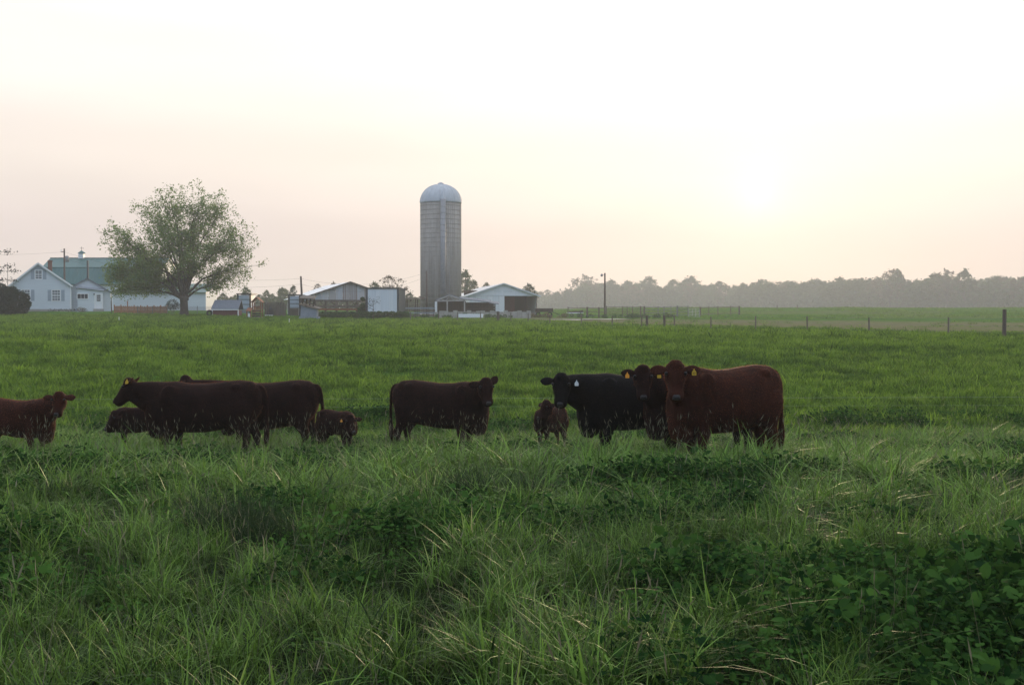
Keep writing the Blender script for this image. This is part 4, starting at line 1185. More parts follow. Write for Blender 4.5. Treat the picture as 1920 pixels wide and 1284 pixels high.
    for i, sy in enumerate((1, -1)):
        dx = legs[2 + i]
        leg([(-.52 * xs, .15 * sy * yy, 1.12, .24 * lw, .12 * lw), (-.55 * xs, .19 * sy * yy, .92, .25 * lw, .135 * lw), (-.55 * xs + dx * .2, .20 * sy * yy, .75, .20 * lw, .12 * lw), (-.60 * xs + dx * .5, .19 * sy * yy, .60, .125 * lw, .09 * lw), (-.685 * xs + dx * .8, .18 * sy * yy, .47, .085 * lw, .065 * lw), (-.69 * xs + dx * .9, .175 * sy * yy, .38, .062 * lw, .052 * lw), (-.66 * xs + dx, .17 * sy * yy, .18, .048 * lw, .044 * lw), (-.645 * xs + dx, .17 * sy * yy, .11, .056 * lw, .05 * lw), (-.62 * xs + dx, .17 * sy * yy, .05, .052 * lw, .05 * lw), (-.60 * xs + dx, .17 * sy * yy, 0, .075 * lw, .06 * lw)], dx)
    if tail:
        tp = [(-.80, 0, 1.33, .05), (-.87, 0, 1.26, .042), (-.915, .01, 1.10, .034), (-.93, .02, .88, .03), (-.93, .03, .66, .032), (-.925, .035, .52, .05), (-.92, .035, .38, .05), (-.915, .035, .26, .02)]
        tp = [(x * xs, y, z if not calf else 1.33 - (1.33 - z) * .8, r) for x, y, z, r in tp]
        loft(mb, [ring(V(x, y, z), X, Y, r * s, r * s, 10) for x, y, z, r in tp])
    # one continuous skin
    tmp = bpy.data.objects.new('tmp', mb.mesh('tmp', None)); COL.objects.link(tmp)
    md = tmp.modifiers.new('r', 'REMESH'); md.mode = 'VOXEL'; md.voxel_size = (.019 if not calf else .015)
    sm = tmp.modifiers.new('s', 'SMOOTH'); sm.iterations = 7; sm.factor = .5
    bpy.context.view_layer.update()
    dg = bpy.context.evaluated_depsgraph_get()
    me = bpy.data.meshes.new_from_object(tmp.evaluated_get(dg))
    bpy.data.objects.remove(tmp)
    # ears join the same mesh
    em = MB(); ear_pts = []
    for sgn, adj in ((1, ears[0]), (-1, ears[1])):
        out = (hs * sgn * .93 + hu * (-.12) + hd * (-.12 + adj) ).normalized()
        wd = (hd - out * hd.dot(out)).normalized(); nn = out.cross(wd).normalized()
        if nn.dot(hu) < 0: nn = -nn
        b0 = P + hs * (sgn * .095 * k) + hd * (.060 * k) + hu * (.03 * k)
        rr = []
        for t, w_, th_, back in ((0, .030, .026, 0), (.05, .045, .024, 0), (.10, .064, .018, -.006), (.155, .070, .013, -.012), (.205, .056, .010, -.010), (.24, .030, .007, -.004), (.255, .010, .004, 0)):
            rr.append(ring(b0 + out * (t * .86 * k) + nn * (back * k) - wd * (.0 * k), wd, nn, w_ * k, th_ * k, 12, 2.0))
        loft(em, rr)
        ear_pts.append((b0 + out * (.125 * k) + wd * (.035 * k) + nn * (.02 * k), out, nn))
    bm = bmesh.new(); bm.from_mesh(me)
    n0 = [bm.verts.new(p) for p in em.v]
    for q in em.f: bm.faces.new([n0[i] for i in q])
    bmesh.ops.recalc_face_normals(bm, faces=bm.faces)
    bm.to_mesh(me); bm.free()
    me.name = name
    me.polygons.foreach_set('use_smooth', [True] * len(me.polygons))
    me.materials.clear(); me.materials.append(coat_m)
    o = bpy.data.objects.new(name, me); COL.objects.link(o)
    o.matrix_world = root_m
    tag(o, label, cat, group)
    # nose pad, nostrils, eyes
    nz = MB(); loft(nz, [ring(P + hd * (t * k) + hu * (u * k), hs, hu, w_ * k, h_ * k, 14, 2.6) for t, u, w_, h_ in ((.385, .018, .044, .020), (.418, .010, .050, .026), (.438, -.002, .042, .026), (.447, -.008, .026, .014))])
    no = nz.build('nose', M[nose], o, True)
    ns = MB()
    for sg in (-1, 1):
        c = P + hd * (.438 * k) + hs * (sg * .032 * k) + hu * (-.002 * k)
        loft(ns, [ring(c + hd * (t * k), (hs + hu * sg * .5).normalized(), (hu - hs * sg * .5).normalized(), .017 * k * q, .010 * k * q, 10) for t, q in ((-.01, 1), (.009, 1), (.012, .5))])
    ns.build('nostril', M['eye'], no, True)
    for sg in (-1, 1):
        c = P + hd * (.115 * k) + hs * (sg * .118 * k) + hu * (.055 * k)
        ev = MB(); ev.lathe([(.004, -.024), (.017, -.018), (.024, 0), (.017, .018), (.004, .024)], 10)
        ev.v = [tuple(c + Vector(p) * k) for p in ev.v]
        ev.build('eye', M['eye'], o, True)
    # ear tags
    face_c = (rot @ Vector((0, -1, 0))).normalized()
    for idx, tm, num in tags:
        idx = 1 - idx
        p, out, nn = ear_pts[idx]
        fz = Vector((0, 0, 1)); fx = fz.cross(face_c).normalized()
        nf = (nn * .3 + face_c * .7).normalized(); fx = (fx - nf * fx.dot(nf)).normalized(); fy = nf.cross(fx).normalized()
        if fy.z < 0: fx, fy = -fx, -fy
        p = p + nf * (.03 * s)
        outline = [(-.008, .045), (.008, .045), (.012, .02), (.032, .0), (.040, -.02), (.040, -.062), (.030, -.07), (-.030, -.07), (-.040, -.062), (-.040, -.02), (-.032, 0), (-.012, .02)]
        n = len(outline); tb = MB()
        ts = .72 * s
        vs = [p + (fx * x + fy * y) * ts + nf * (.002) for x, y in outline] + [p + (fx * x + fy * y) * ts - nf * .002 for x, y in outline]
        tb.add(vs, [tuple(range(n)), tuple(range(2 * n - 1, n - 1, -1))] + [(i, i + n, (i + 1) % n + n, (i + 1) % n) for i in range(n)])
        to = tb.build('ear_tag', M[tm], o)
        if num:
            nb = MB(); seg = {'1': 'bc', '0': 'abcdef', '7': 'abc'}
            pos = {'a': (-.008, .016, .008, .020), 'b': (.005, 0, .009, .018), 'c': (.005, -.018, .009, 0), 'd': (-.008, -.020, .008, -.016), 'e': (-.009, -.018, -.005, 0), 'f': (-.009, 0, -.005, .018), 'g': (-.008, -.002, .008, .002)}
            for i, ch in enumerate(num):
                ox = (i - (len(num) - 1) / 2) * .024
                for q in seg[ch]:
                    x0, y0, x1, y1 = pos[q]
                    f = [p + (fx * (x + ox) + fy * (y - .037)) * ts + nf * .0035 for x, y in ((x0, y0), (x1, y0), (x1, y1), (x0, y1))]
                    nb.add(f, [(0, 1, 2, 3)])
            nb.build('number', M['ink'], to)
    # short hair standing off the skin
    nf_ = len(me.polygons); area = np.zeros(nf_); me.polygons.foreach_get('area', area)
    cen = np.zeros(nf_ * 3); me.polygons.foreach_get('center', cen); cen = cen.reshape(-1, 3)
    nor = np.zeros(nf_ * 3); me.polygons.foreach_get('normal', nor); nor = nor.reshape(-1, 3)
    r_ = np.random.default_rng(100 + seed); N = 22000 if not calf else 12000
    idx = r_.choice(nf_, N, p=area / area.sum())
    hn = np.array([hd.x, hd.y, hd.z]); pp = np.array(P)
    on_face = np.linalg.norm(cen - pp, axis=1) < .62 * k
    sel = idx[~(((cen[idx] - pp) @ hn > .24 * k) & on_face[idx])]
    N = len(sel)
    base = cen[sel] + r_.normal(0, .006, (N, 3)); nv = nor[sel]
    back = np.array([-.5, 0, -.55]); flow = back - nv * (nv @ back)[:, None]
    dirv = nv * r_.uniform(.2, .6, (N, 1)) + flow * r_.uniform(.5, 1.1, (N, 1)) + r_.normal(0, .12, (N, 3))
    dirv /= np.linalg.norm(dirv, axis=1)[:, None]
    side = np.cross(dirv, r_.normal(0, 1, (N, 3))); side /= np.linalg.norm(side, axis=1)[:, None]
    ln = r_.uniform(.008, .021, (N, 1)) * s; w_ = .0011
    vv = np.stack([base - nv * .003 - side * w_, base - nv * .003 + side * w_, base + dirv * ln], 1).reshape(-1, 3)
    hm = np_mesh('coat_hair', vv, 3, np.arange(N * 3).reshape(-1, 3), hair_m)
    ho = link('coat_hair', hm, o); ho['kind'] = 'stuff'
    HERD.append((cx, d, th, s, len_s, calf))
    return o

HERD = []
# left group
cow('cow', 'reddish young cow cut by the left frame edge looking at the camera', 'cow', 30, 19.0, -14, .72, (112, 742), 18.5, -86, -58, M['coat_red'], M['hair_red'], seed=1, head_s=1.1, legs=(.03, -.05, 0, 0), nose='dark_nose')
cow('cow', 'long dark brown cow in profile facing left with one yellow ear tag', 'cow', 386, 19.5, 180, .965, (247, 719), 19.5, 181, -47, M['coat_dark'], M['hair_dark'], tags=((0, 'yellow_tag', None),), seed=2, legs=(.06, -.04, .05, -.05), fat=1.03, nose='dark_nose', len_s=1.11, ears=(-1.3, -1.5))
cow('calf', 'dark calf standing under the chin of the long dark cow', 'calf', 262, 20.4, 196, .64, (219, 777), 20.3, 222, -52, M['coat_dark'], M['hair_dark'], calf=True, seed=3, nose='dark_nose', bz=.05)
cow('cow', 'dark brown cow with hanging tail, front hidden behind the long dark cow', 'cow', 506, 21.0, 178, 1.0, (352, 714), 21.0, 180, -45, M['coat_dark'], M['hair_dark'], seed=4, legs=(0, 0, .04, -.06))
cow('calf', 'small dark calf right of the hanging tail, orange ear tag', 'calf', 630, 20.4, -38, .60, (655, 784), 20.0, -62, -48, M['coat_dark'], M['hair_dark'], tags=((1, 'orange_tag', None),), calf=True, seed=5, nose='dark_nose', bz=.02)
# middle
cow('cow', 'dark cow standing alone mid picture, body right, head turned to camera', 'cow', 823, 21.0, -13, .97, (910, 717), 20.45, -74, -58, M['coat_dark'], M['hair_dark'], seed=6, legs=(.03, -.05, .03, -.06), ears=(0, -1.1), roll=0)
cow('calf', 'small reddish calf before the muzzle of the black cow', 'calf', 1033, 20.8, 238, .62, (1027, 757), 20.3, 216, -50, M['coat_dark'], M['hair_red'], calf=True, seed=7, nose='dark_nose', bz=.03)
# right group
cow('cow', 'black cow facing left with a white ear tag', 'cow', 1194, 18.0, 192, 1.0, (1053, 710), 17.5, 262, -60, M['coat_black'], M['hair_black'], tags=((0, 'white_tag', None),), seed=8, nose='dark_nose', legs=(.03, -.04, .05, -.04), fat=1.03)
cow('cow', 'dark cow between black cow and red cow, yellow tags in both ears', 'cow', 1316, 17.4, 200, .98, (1205, 695), 16.75, 268, -62, M['coat_dark'], M['hair_dark'], tags=((1, 'orange_tag', None), (0, 'yellow_tag', None)), seed=9, legs=(.02, -.05, .0, -.03))
cow('cow', 'big red brown cow at the right end of the herd facing the camera', 'cow', 1362, 16.1, 206, 1.03, (1266, 688), 15.45, 267, -62, M['coat_red'], M['hair_red'], tags=((0, 'yellow_tag', '107'),), seed=10, legs=(.03, -.06, .05, -.05), fat=1.03, len_s=.95)

# ------------------------------------------------------------------ leaves and trees
def leaf_cloud(pts, size, r_, flat=.35, aspect=.62):
    """leaf-sized quads at pts (n,3)"""
    n = len(pts)
    nrm = r_.normal(0, 1, (n, 3)); nrm[:, 2] = np.abs(nrm[:, 2]) + flat
    nrm /= np.linalg.norm(nrm, axis=1)[:, None]
    a = np.cross(nrm, r_.normal(0, 1, (n, 3))); a /= np.linalg.norm(a, axis=1)[:, None]
    b = np.cross(nrm, a)
    s = size * r_.uniform(.6, 1.3, (n, 1))
    v = np.stack([pts - a * s * .5, pts - b * s * aspect * .5 + a * s * .05, pts + a * s * .5, pts + b * s * aspect * .5 + a * s * .05], 1)
    return v.reshape(-1, 3)

def quads(n): return np.arange(n * 4).reshape(-1, 4)

def lobes_points(lobes, n, r_, shell=.5):
    w = np.array([l[3] ** 2 for l in lobes]); k = r_.choice(len(lobes), n, p=w / w.sum())
    L = np.array([l[:4] for l in lobes])[k]
    d = r_.normal(0, 1, (n, 3)); d /= np.linalg.norm(d, axis=1)[:, None]
    rad = L[:, 3:4] * (shell + (1 - shell) * r_.random((n, 1))) ** .7
    return L[:, :3] + d * rad * np.array([1, 1, .9])

def limb(mb, p0, p1, r0, r1, r_, bend=.12, n=5):
    p0, p1 = np.array(p0, float), np.array(p1, float); L = np.linalg.norm(p1 - p0)
    off = r_.normal(0, bend * L * .5, 3); off[2] = abs(off[2]) * .3
    pts = []
    for i in range(n + 1):
        t = i / n; pts.append(p0 * (1 - t) + p1 * t + off * math.sin(math.pi * t) + r_.normal(0, .015 * L, 3) * (0 < i < n))
    mb.tube([Vector(p) for p in pts], [r0 + (r1 - r0) * (i / n) ** .8 for i in range(n + 1)], 7 if r0 > .08 else 4)
    return pts

def maple():
    d = 150.0; c = at(345, 592, d); g = gz(c.x, d)
    t = thing('maple_tree', (c.x, d, g), 'big spreading broad-crowned tree with thin spring leaves beside the farmhouse', 'tree')
    r_ = np.random.default_rng(21)
    tr = MB(); tr.tube([(0, 0, -.4), (.02, 0, .15), (.03, 0, .8), (.0, 0, 1.7), (-.05, 0, 2.5)], [.72, .58, .49, .47, .52], 14)
    tr.build('trunk', M['bark'], t, True)
    lobes = [(-6.6, 0, 8.2, 3.6), (-8.6, .5, 6.0, 2.4), (-8.2, -1, 9.8, 2.0), (-4.2, 1, 11.6, 3.0), (-1.4, -1, 13.6, 2.9), (2.2, .5, 14.2, 2.8), (3.6, 1.5, 11.8, 3.2), (5.8, -.5, 9.2, 3.1),
             (7.8, .5, 6.6, 2.3), (7.2, -.5, 10.2, 1.6), (-4.8, -1.5, 5.2, 3.0), (-1.5, -3, 9, 3.4), (1.0, 3, 9.5, 3.6), (2.6, -2.5, 6.6, 2.6), (5.2, 1, 4.4, 1.7), (-7.6, 0, 3.9, 1.7), (-2.2, 2.5, 4.6, 2.2), (0, -1, 11, 3.2)]
    lb = MB(); br = MB(); tips = []
    main = []
    for i, (x, y, z, rad) in enumerate(lobes):
        st = (r_.normal(0, .18), r_.normal(0, .18), 2.2 + r_.uniform(-.5, .3))
        tgt = (x * .86, y * .9, z - rad * .15)
        mid = (tgt[0] * .34, tgt[1] * .34, st[2] + max(1.2, (tgt[2] - st[2]) * .56))
        r0 = .12 + .035 * rad
        a = limb(lb, st, mid, r0, r0 * .62, r_, .10); b = limb(lb, mid, tgt, r0 * .62, .035, r_, .10)
        main.append((a + b[1:], (x, y, z, rad)))
    pts_all = []
    for path, (x, y, z, rad) in main:
        n2 = int(9 + rad * 3.2)
        for j in range(n2):
            k = r_.integers(len(path) // 2, len(path)); p0 = path[k]
            dv = r_.normal(0, 1, 3); dv /= np.linalg.norm(dv); 
            p1 = np.array([x, y, z]) + dv * rad * np.array([1, 1, .9]) * r_.uniform(.75, 1.02)
            p1[2] = max(p1[2], 2.0)
            q = limb(br, p0, p1, .028, .008, r_, .12, 4)
            for f in (1, 2, 3, 4):
                for _ in range(2):
                    e = q[f] + r_.normal(0, 1, 3) * .75 + np.array([0, 0, .35]); limb(br, q[f], e, .010, .004, r_, .1, 2)
                    tips.append((e, q[f], p1))
    lb.build('limb', M['bark'], t, True)
    o = br.build('branch', M['bark'], t); o['kind'] = 'stuff'
    tips_a = np.array([a for a, _, _ in tips]); tips_b = np.array([b for _, b, _ in tips])
    # leaves in small sprays on the twigs; denser low on the left and in the middle, thin at the right
    xx, zz = tips_a[:, 0], tips_a[:, 2]
    dens = 14 + 12 * (1 - smooth(4, 9.5, zz)) * (1 - smooth(-1, 4, xx)) + 8 * (1 - smooth(3, 6, zz)) - 5 * smooth(3, 7, xx) * smooth(4, 7, zz)
    cnt = np.maximum(4, r_.poisson(dens * 1.05))
    k = np.repeat(np.arange(len(tips)), cnt)
    f = r_.random((len(k), 1)) ** .6
    P_ = tips_b[k] * (1 - f) + tips_a[k] * f + r_.normal(0, .24, (len(k), 3))
    P_ = P_[P_[:, 2] > 1.7]
    v = leaf_cloud(P_, .26, r_)
    o = link('crown', np_mesh('crown', v, 4, quads(len(P_)), M['maple_leaf']), t); o['kind'] = 'stuff'
maple()

def bush(name, label, px, d, base_off, lobes, n, size, m, cat='bush', stem=True, seed=1, inner=True):
    c = at(px, 590, d); g = gz(c.x, d) + base_off
    t = thing(name, (c.x, d, g), label, cat)
    r_ = np.random.default_rng(seed)
    P_ = lobes_points(lobes, n, r_, .55)
    P_ = P_[P_[:, 2] > .02]
    o = link('foliage', np_mesh('foliage', leaf_cloud(P_, size, r_), 4, quads(len(P_)), m), t); o['kind'] = 'stuff'
    if stem:
        sb = MB()
        for l in lobes: limb(sb, (l[0] * .2, l[1] * .2, -.2), (l[0], l[1], l[2]), .05, .015, r_, .1, 3)
        sb.build('stem', M['bark'], t)
    return t
r_l = np.random.default_rng(55)
bush('evergreen_bush', 'big dark rounded bush hiding the left-hand corner of the farmhouse', 18, 150, -.1, [(-1.6, 0, 2.1, 1.9), (.6, 0, 1.9, 1.7), (1.4, -.3, 1.1, 1.2), (-.4, .3, 2.5, 1.4), (-2.6, 0, 1.2, 1.3), (.2, -.4, .8, 1.0), (-.8, -.2, .9, 1.3), (1.9, .2, 2.3, .6), (-1.0, 0, 3.5, .7), (.5, -.2, 3.2, .6), (2.3, 0, 1.5, .5), (-2.2, -.3, 2.9, .7)], 26000, .2, M['dark_leaf'], seed=31)
bush('round_bush', 'dark round bush behind the picket fence near the tree trunk', 324, 161, .3, [(0, 0, .85, .85), (-.5, 0, .6, .6), (.5, 0, .6, .6)], 1600, .12, M['dark_leaf'], seed=32)
bush('tall_weeds', 'tall green weeds at the foot of the metal barn', 640, 152, -.1, [(x * .95 - 2.4, r0, .6, .62) for x, r0 in zip(range(7), (.1, -.2, .2, -.1, .2, 0, .1))], 9000, .17, M['shrub_leaf'], seed=33, cat='weeds')
bush('tall_weeds', 'tall green weeds below the white panel building', 728, 147, -.1, [(x * .8 - 1.9, r0, .62, .62) for x, r0 in zip(range(6), (.1, -.2, .2, -.1, .2, 0))], 8500, .17, M['shrub_leaf'], seed=34, cat='weeds')
bush('climbing_shrub', 'upright green shrub growing at the left edge of the white panel building', 680, 157, 0, [(0, 0, .8, .55), (.1, 0, 1.7, .45), (0, 0, 2.6, .32), (-.2, 0, 1.2, .5)], 3500, .16, M['shrub_leaf'], seed=35, cat='shrub')
bush('low_weeds', 'low dark weeds along the house foundation', 120, 165.2, 0, [(x * .7 - 1.9, 0, .12, .34) for x in range(8)], 900, .10, M['dark_leaf'], seed=36, cat='weeds', stem=False)
bush('low_weeds', 'small brownish shrub below the annex window', 151, 164.0, 0, [(0, 0, .35, .42), (.5, 0, .3, .3)], 500, .10, M['bare_leaf'], seed=37, cat='shrub')
bush('low_weeds', 'ragged weeds growing along the bunk wall', 870, 158, 0, [(r_l.uniform(-5.8, 6.2), r_l.uniform(-.4, .4), r_l.uniform(.02, .35), r_l.uniform(.2, .55)) for _ in range(34)], 4000, .18, M['shrub_leaf'], seed=38, cat='weeds', stem=False)
bush('low_weeds', 'dry weeds around the wheels of the farm wagon', 1000, 168, 0, [(r_l.uniform(-4.2, 5.5), r_l.uniform(-.4, .4), r_l.uniform(.02, .35), r_l.uniform(.2, .55)) for _ in range(24)], 2500, .18, M['bare_leaf'], seed=39, cat='weeds', stem=False)
bush('low_weeds', 'low green growth under the corral rails', 1170, 170, 0, [(r_l.uniform(-6.5, 7.5), r_l.uniform(-.4, .4), r_l.uniform(.02, .35), r_l.uniform(.2, .55)) for _ in range(30)], 3500, .18, M['shrub_leaf'], seed=40, cat='weeds', stem=False)

def sapling():
    d = 138.0; c = at(700, 603, d); g = gz(c.x, d); t = thing('sapling', (c.x, d, g), 'thin young tree with few leaves before the white panel building', 'tree')
    r_ = np.random.default_rng(5); tb = MB(); tb.tube([(0, 0, -.2), (.02, 0, 1.2), (0, 0, 2.6)], [.04, .03, .012], 6)
    tips = []
    for k in range(16):
        z = r_.uniform(1.0, 2.4); a = r_.uniform(0, 6.28); l = r_.uniform(.3, .75); e = (math.cos(a) * l, math.sin(a) * l, z + l * .5); limb(tb, (0, 0, z), e, .014, .005, r_, .1, 2); tips.append(e)
    tb.build('trunk', M['bark'], t)
    tips = np.array(tips); P_ = np.repeat(tips, 14, 0) + r_.normal(0, .14, (len(tips) * 14, 3))
    o = link('crown', np_mesh('crown', leaf_cloud(P_, .10, r_), 4, quads(len(P_)), M['dark_leaf']), t); o['kind'] = 'stuff'
sapling()

def edge_tree():
    d = 158.0; c = at(-70, 585, d); g = gz(c.x, d); t = thing('conifer_tree', (c.x, d, g), 'tree at the left frame edge whose dark boughs reach in above the bush', 'tree')
    r_ = np.random.default_rng(6); tb = MB(); tb.tube([(0, 0, -.3), (.1, 0, 5), (0, 0, 10.5)], [.3, .2, .06], 8)
    tips = []
    for k in range(40):
        z = r_.uniform(2.5, 10); a = r_.uniform(0, 6.28); l = r_.uniform(2.5, 5.8) * (1 - .05 * z); e = np.array((math.cos(a) * l, math.sin(a) * l, z - .4)); pts = limb(tb, (0, 0, z), e, .06, .015, r_, .06, 4); tips += pts[2:]
    for e in ((6.2, 0, 8.1), (6.7, 0, 5.6), (6.1, 0, 6.2), (6.4, .4, 4.4)): pts = limb(tb, (0, 0, e[2] - .4), e, .06, .015, r_, .05, 4); tips += pts[2:]
    tb.build('trunk', M['bark'], t)
    tips = np.array(tips); P_ = np.repeat(tips, 44, 0) + r_.normal(0, .30, (len(tips) * 44, 3)) * np.array([1.2, 1.2, .6])
    o = link('crown', np_mesh('crown', leaf_cloud(P_, .26, r_), 4, quads(len(P_)), M['dark_leaf']), t); o['kind'] = 'stuff'
edge_tree()

# ------------------------------------------------------------------ distant wood: a handful of crown shapes, every tree its own object
def far_variant(seed, kind):
    r_ = np.random.default_rng(seed)
    H = 12.0
    W, z0, nc, per, size = {'dense': (3.5, 2.2, 120, 24, .52), 'tall': (2.3, 2.0, 90, 24, .5), 'bare': (4.2, 4.2, 85, 12, .42)}[kind]
    cl = []
    ph = r_.uniform(0, 6.28, 6)
    while len(cl) < nc:
        f = r_.random(); az = r_.uniform(0, 6.283)
        prof = math.sin(math.pi * min(1, (f * .93 + .07)) ** .75) ** .62          # crown width up the height
        lob = 1 + .22 * math.sin(3 * az + ph[0] + 4 * f) + .16 * math.sin(5 * az + ph[1] - 7 * f)
        rad = W * prof * lob * r_.uniform(.35, 1.0) ** .6
        top = .4 * math.sin(2 * az + ph[2])
        cl.append((rad * math.cos(az), rad * math.sin(az), z0 + f * (H - .5 - z0) + top * (f > .7), r_.uniform(.35, .85) * (1.0 if kind != 'bare' else .8)))
    cl = np.array(cl)
    k = np.repeat(np.arange(nc), per)
    P_ = cl[k, :3] + r_.normal(0, .5, (len(k), 3)) * cl[k, 3:4]
    crown = np_mesh('crown', leaf_cloud(P_, size, r_, .2, .75), 4, quads(len(P_)), M['bare_leaf'] if kind == 'bare' else M['far_leaf'])
    tb = MB(); tb.tube([(0, 0, -.8), (.1, 0, 3), (0, 0, H * .62)], [.28, .2, .08], 6)
    for l in cl[::2 if kind == 'bare' else 5]: limb(tb, (0, 0, min(2.5 + r_.uniform(0, 3.5), l[2] - .5)), l[:3], .085, .02, r_, .08, 3)
    return crown, tb.mesh('trunk', M['bark'])
VAR = [('dense', far_variant(61, 'dense')), ('dense', far_variant(62, 'dense')), ('tall', far_variant(63, 'tall')), ('dense', far_variant(64, 'dense')), ('bare', far_variant(65, 'bare')), ('tall', far_variant(66, 'tall')), ('bare', far_variant(67, 'bare'))]

def far_tree(px, py_top, d, v, label, wide=1.0, group=None, rz=0.0):
    x = at(px, 580, d).x; g = gz(x, d); hh = at(px, py_top, d).z - g
    k = hh / 12.2
    kind, (cm, tm) = VAR[v]
    t = thing('distant_tree', (x, d, g), label, 'tree', rz, group)
    t.scale = (k * wide, k * wide, k)
    o = link('crown', cm, t); o['kind'] = 'stuff'
    link('trunk', tm, t)
    return t
# trees that can be picked out
far_tree(735, 514, 270, 4, 'loose budding tree behind the white panel building', 1.25, rz=.3)
far_tree(703, 528, 285, 1, 'grey green tree behind the joint of metal barn and white building', 1.0, rz=1.0)
far_tree(768, 548, 300, 3, 'low misty tree between white building and silo', 1.2, rz=2.0)
far_tree(872, 505, 300, 3, 'misty tree rising close to the right-hand side of the silo', .75, rz=2.1)
far_tree(890, 526, 310, 2, 'shorter misty tree right of the silo above the pale roof', .9, rz=.4)
far_tree(912, 529, 320, 0, 'bushy misty tree top showing above the white barn roof', .8, rz=.9)
far_tree(992, 531, 330, 1, 'round dark tree behind the right-hand eave of the white barn', .95, rz=1.4)
far_tree(550, 535, 300, 2, 'pointed misty tree left of the leaning pole', .9, rz=.2)
far_tree(528, 538, 305, 3, 'square topped misty tree above the wire pen', .9, rz=2.8)
far_tree(500, 543, 310, 0, 'rounded misty tree above the play tower', .9, rz=.7)
far_tree(461, 537, 300, 1, 'misty tree at the right-hand edge of the big tree crown', .95, rz=1.7)
far_tree(595, 530, 320, 4, 'thin misty tree above the metal barn roof', .8, rz=2.2)
far_tree(625, 527, 320, 6, 'faint tree peeking over the metal barn ridge', .8, rz=2.9)
far_tree(1098, 514, 880, 6, 'broad loose tree left of the yard light pole', 1.35, rz=.4)
far_tree(1082, 521, 885, 4, 'second loose tree further left of the yard light pole', 1.2, rz=1.4)
far_tree(1216, 517, 890, 0, 'tall rounded tree of the wood above the corral', 1.1, rz=1.4)
far_tree(1294, 517, 890, 3, 'tall bushy tree of the wood above the white gate', 1.3, rz=1.9)
far_tree(1668, 502, 690, 4, 'highest loose crown of the right-hand wood', 1.2, rz=2.2)
far_tree(1682, 503, 695, 0, 'dense tree beside the highest loose crown of the wood', .8, rz=.1)
far_tree(1775, 503, 660, 6, 'knobbly tree standing over the wood, left of a pair', 1.0, rz=.2)
far_tree(1808, 503, 655, 3, 'knobbly tree standing over the wood, right of a pair', .9, rz=1.2)
# the rest of the wood edge
r_ = np.random.default_rng(77)
prof_x = [995, 1030, 1060, 1110, 1150, 1200, 1235, 1300, 1345, 1400, 1430, 1500, 1580, 1650, 1700, 1760, 1830, 1870, 1920, 2050]
prof_y = [542, 538, 534, 524, 530, 524, 530, 524, 532, 530, 521, 522, 518, 514, 518, 512, 521, 516, 514, 515]
def wood_label(px, v, row):
    kind = {'dense': 'round leafy', 'tall': 'slender pointed', 'bare': 'thin budding'}[VAR[v][0]]
    zone = ('left of the yard light pole' if px < 1134 else 'above the corral rails' if px < 1292 else 'above the small field posts' if px < 1500
            else 'over the middle of the rise' if px < 1700 else 'left of the thick corner post' if px < 1885 else 'at the right frame edge')
    return 'hazy %s tree, %s rank of the wood, %s' % (kind, ('front', 'middle', 'back')[row], zone)
G1 = 'trees of the distant misty wood'
for row, (dd0, dy, step) in enumerate(((880, 9, 17), (915, 3, 15), (950, 6, 17))):
    px = 985.0
    while px < 2010:
        d = (dd0 + r_.uniform(-7, 7)) * np.interp(px, [1000, 1250, 1950], [1.0, .97, .70]); top = np.interp(px, prof_x, prof_y) + dy + 2 + r_.normal(0, 4.5)
        v = int(r_.choice([0, 1, 3, 2, 5, 4, 6], p=[.25, .24, .22, .04, .13, .03, .09]))
        far_tree(px, top, d, v, wood_label(px, v, row), r_.uniform(1.0, 1.6), G1, r_.uniform(0, 6.28))
        px += step * r_.uniform(.7, 1.3)
for px in np.arange(395, 985, 23.0):
    d = 345 + r_.uniform(-8, 8); far_tree(px, 551 + r_.normal(0, 4), d, int(r_.choice([0, 1, 3])), 'hazy tree of the far hedgerow ' + ('behind the playset and wire pen' if px < 560 else 'behind the metal barn' if px < 690 else 'between white panel building and silo' if px < 790 else 'behind the silo foot' if px < 870 else 'behind the white barn'), r_.uniform(1.1, 1.5), 'trees of the hedgerow behind the farm', r_.uniform(0, 6.28))
for px in np.arange(-90, 200, 30.0):
    d = 370 + r_.uniform(-8, 8); far_tree(px, 556 + r_.normal(0, 3), d, int(r_.choice([0, 1, 3])), 'hazy tree in the far hedgerow beyond the farmhouse', r_.uniform(1.1, 1.5), 'trees of the hedgerow beyond the farmhouse', r_.uniform(0, 6.28))
# undergrowth of the wood, one mass
def undergrowth():
    r_ = np.random.default_rng(78); n = 26000
    px = r_.uniform(985, 2080, n); d = r_.uniform(866, 920, n); d = d * np.interp(px, [1000, 1250, 1950], [1.0, .97, .70]); x = (px - 960) / F * d
    top = 1.7 + (592 - np.interp(px, prof_x, prof_y) - 18) * d / F
    g = h(x, d); z = g + (top - g) * r_.random(n) ** 1.4 * .82
    P_ = np.stack([x, d, z], 1)
    n2 = 9000; px2 = r_.uniform(380, 990, n2); d2 = r_.uniform(338, 352, n2); x2 = (px2 - 960) / F * d2; P2 = np.stack([x2, d2, h(x2, d2) + r_.random(n2) ** 1.3 * 3.6], 1)
    n3 = 6000; px3 = r_.uniform(-100, 380, n3); d3 = r_.uniform(362, 378, n3); x3 = (px3 - 960) / F * d3; P3 = np.stack([x3, d3, h(x3, d3) + r_.random(n3) ** 1.3 * 3.6], 1)
    P_ = np.concatenate([P_, P2, P3])
    o = link('woodland_undergrowth', np_mesh('woodland_undergrowth', leaf_cloud(P_, np.where(P_[:, 1:2] > 600, 1.7, .95), r_, .2, .75), 4, quads(len(P_)), M['far_leaf'])); o['kind'] = 'stuff'
    o['label'] = 'hazy undergrowth filling the foot of the distant wood'; o['category'] = 'undergrowth'
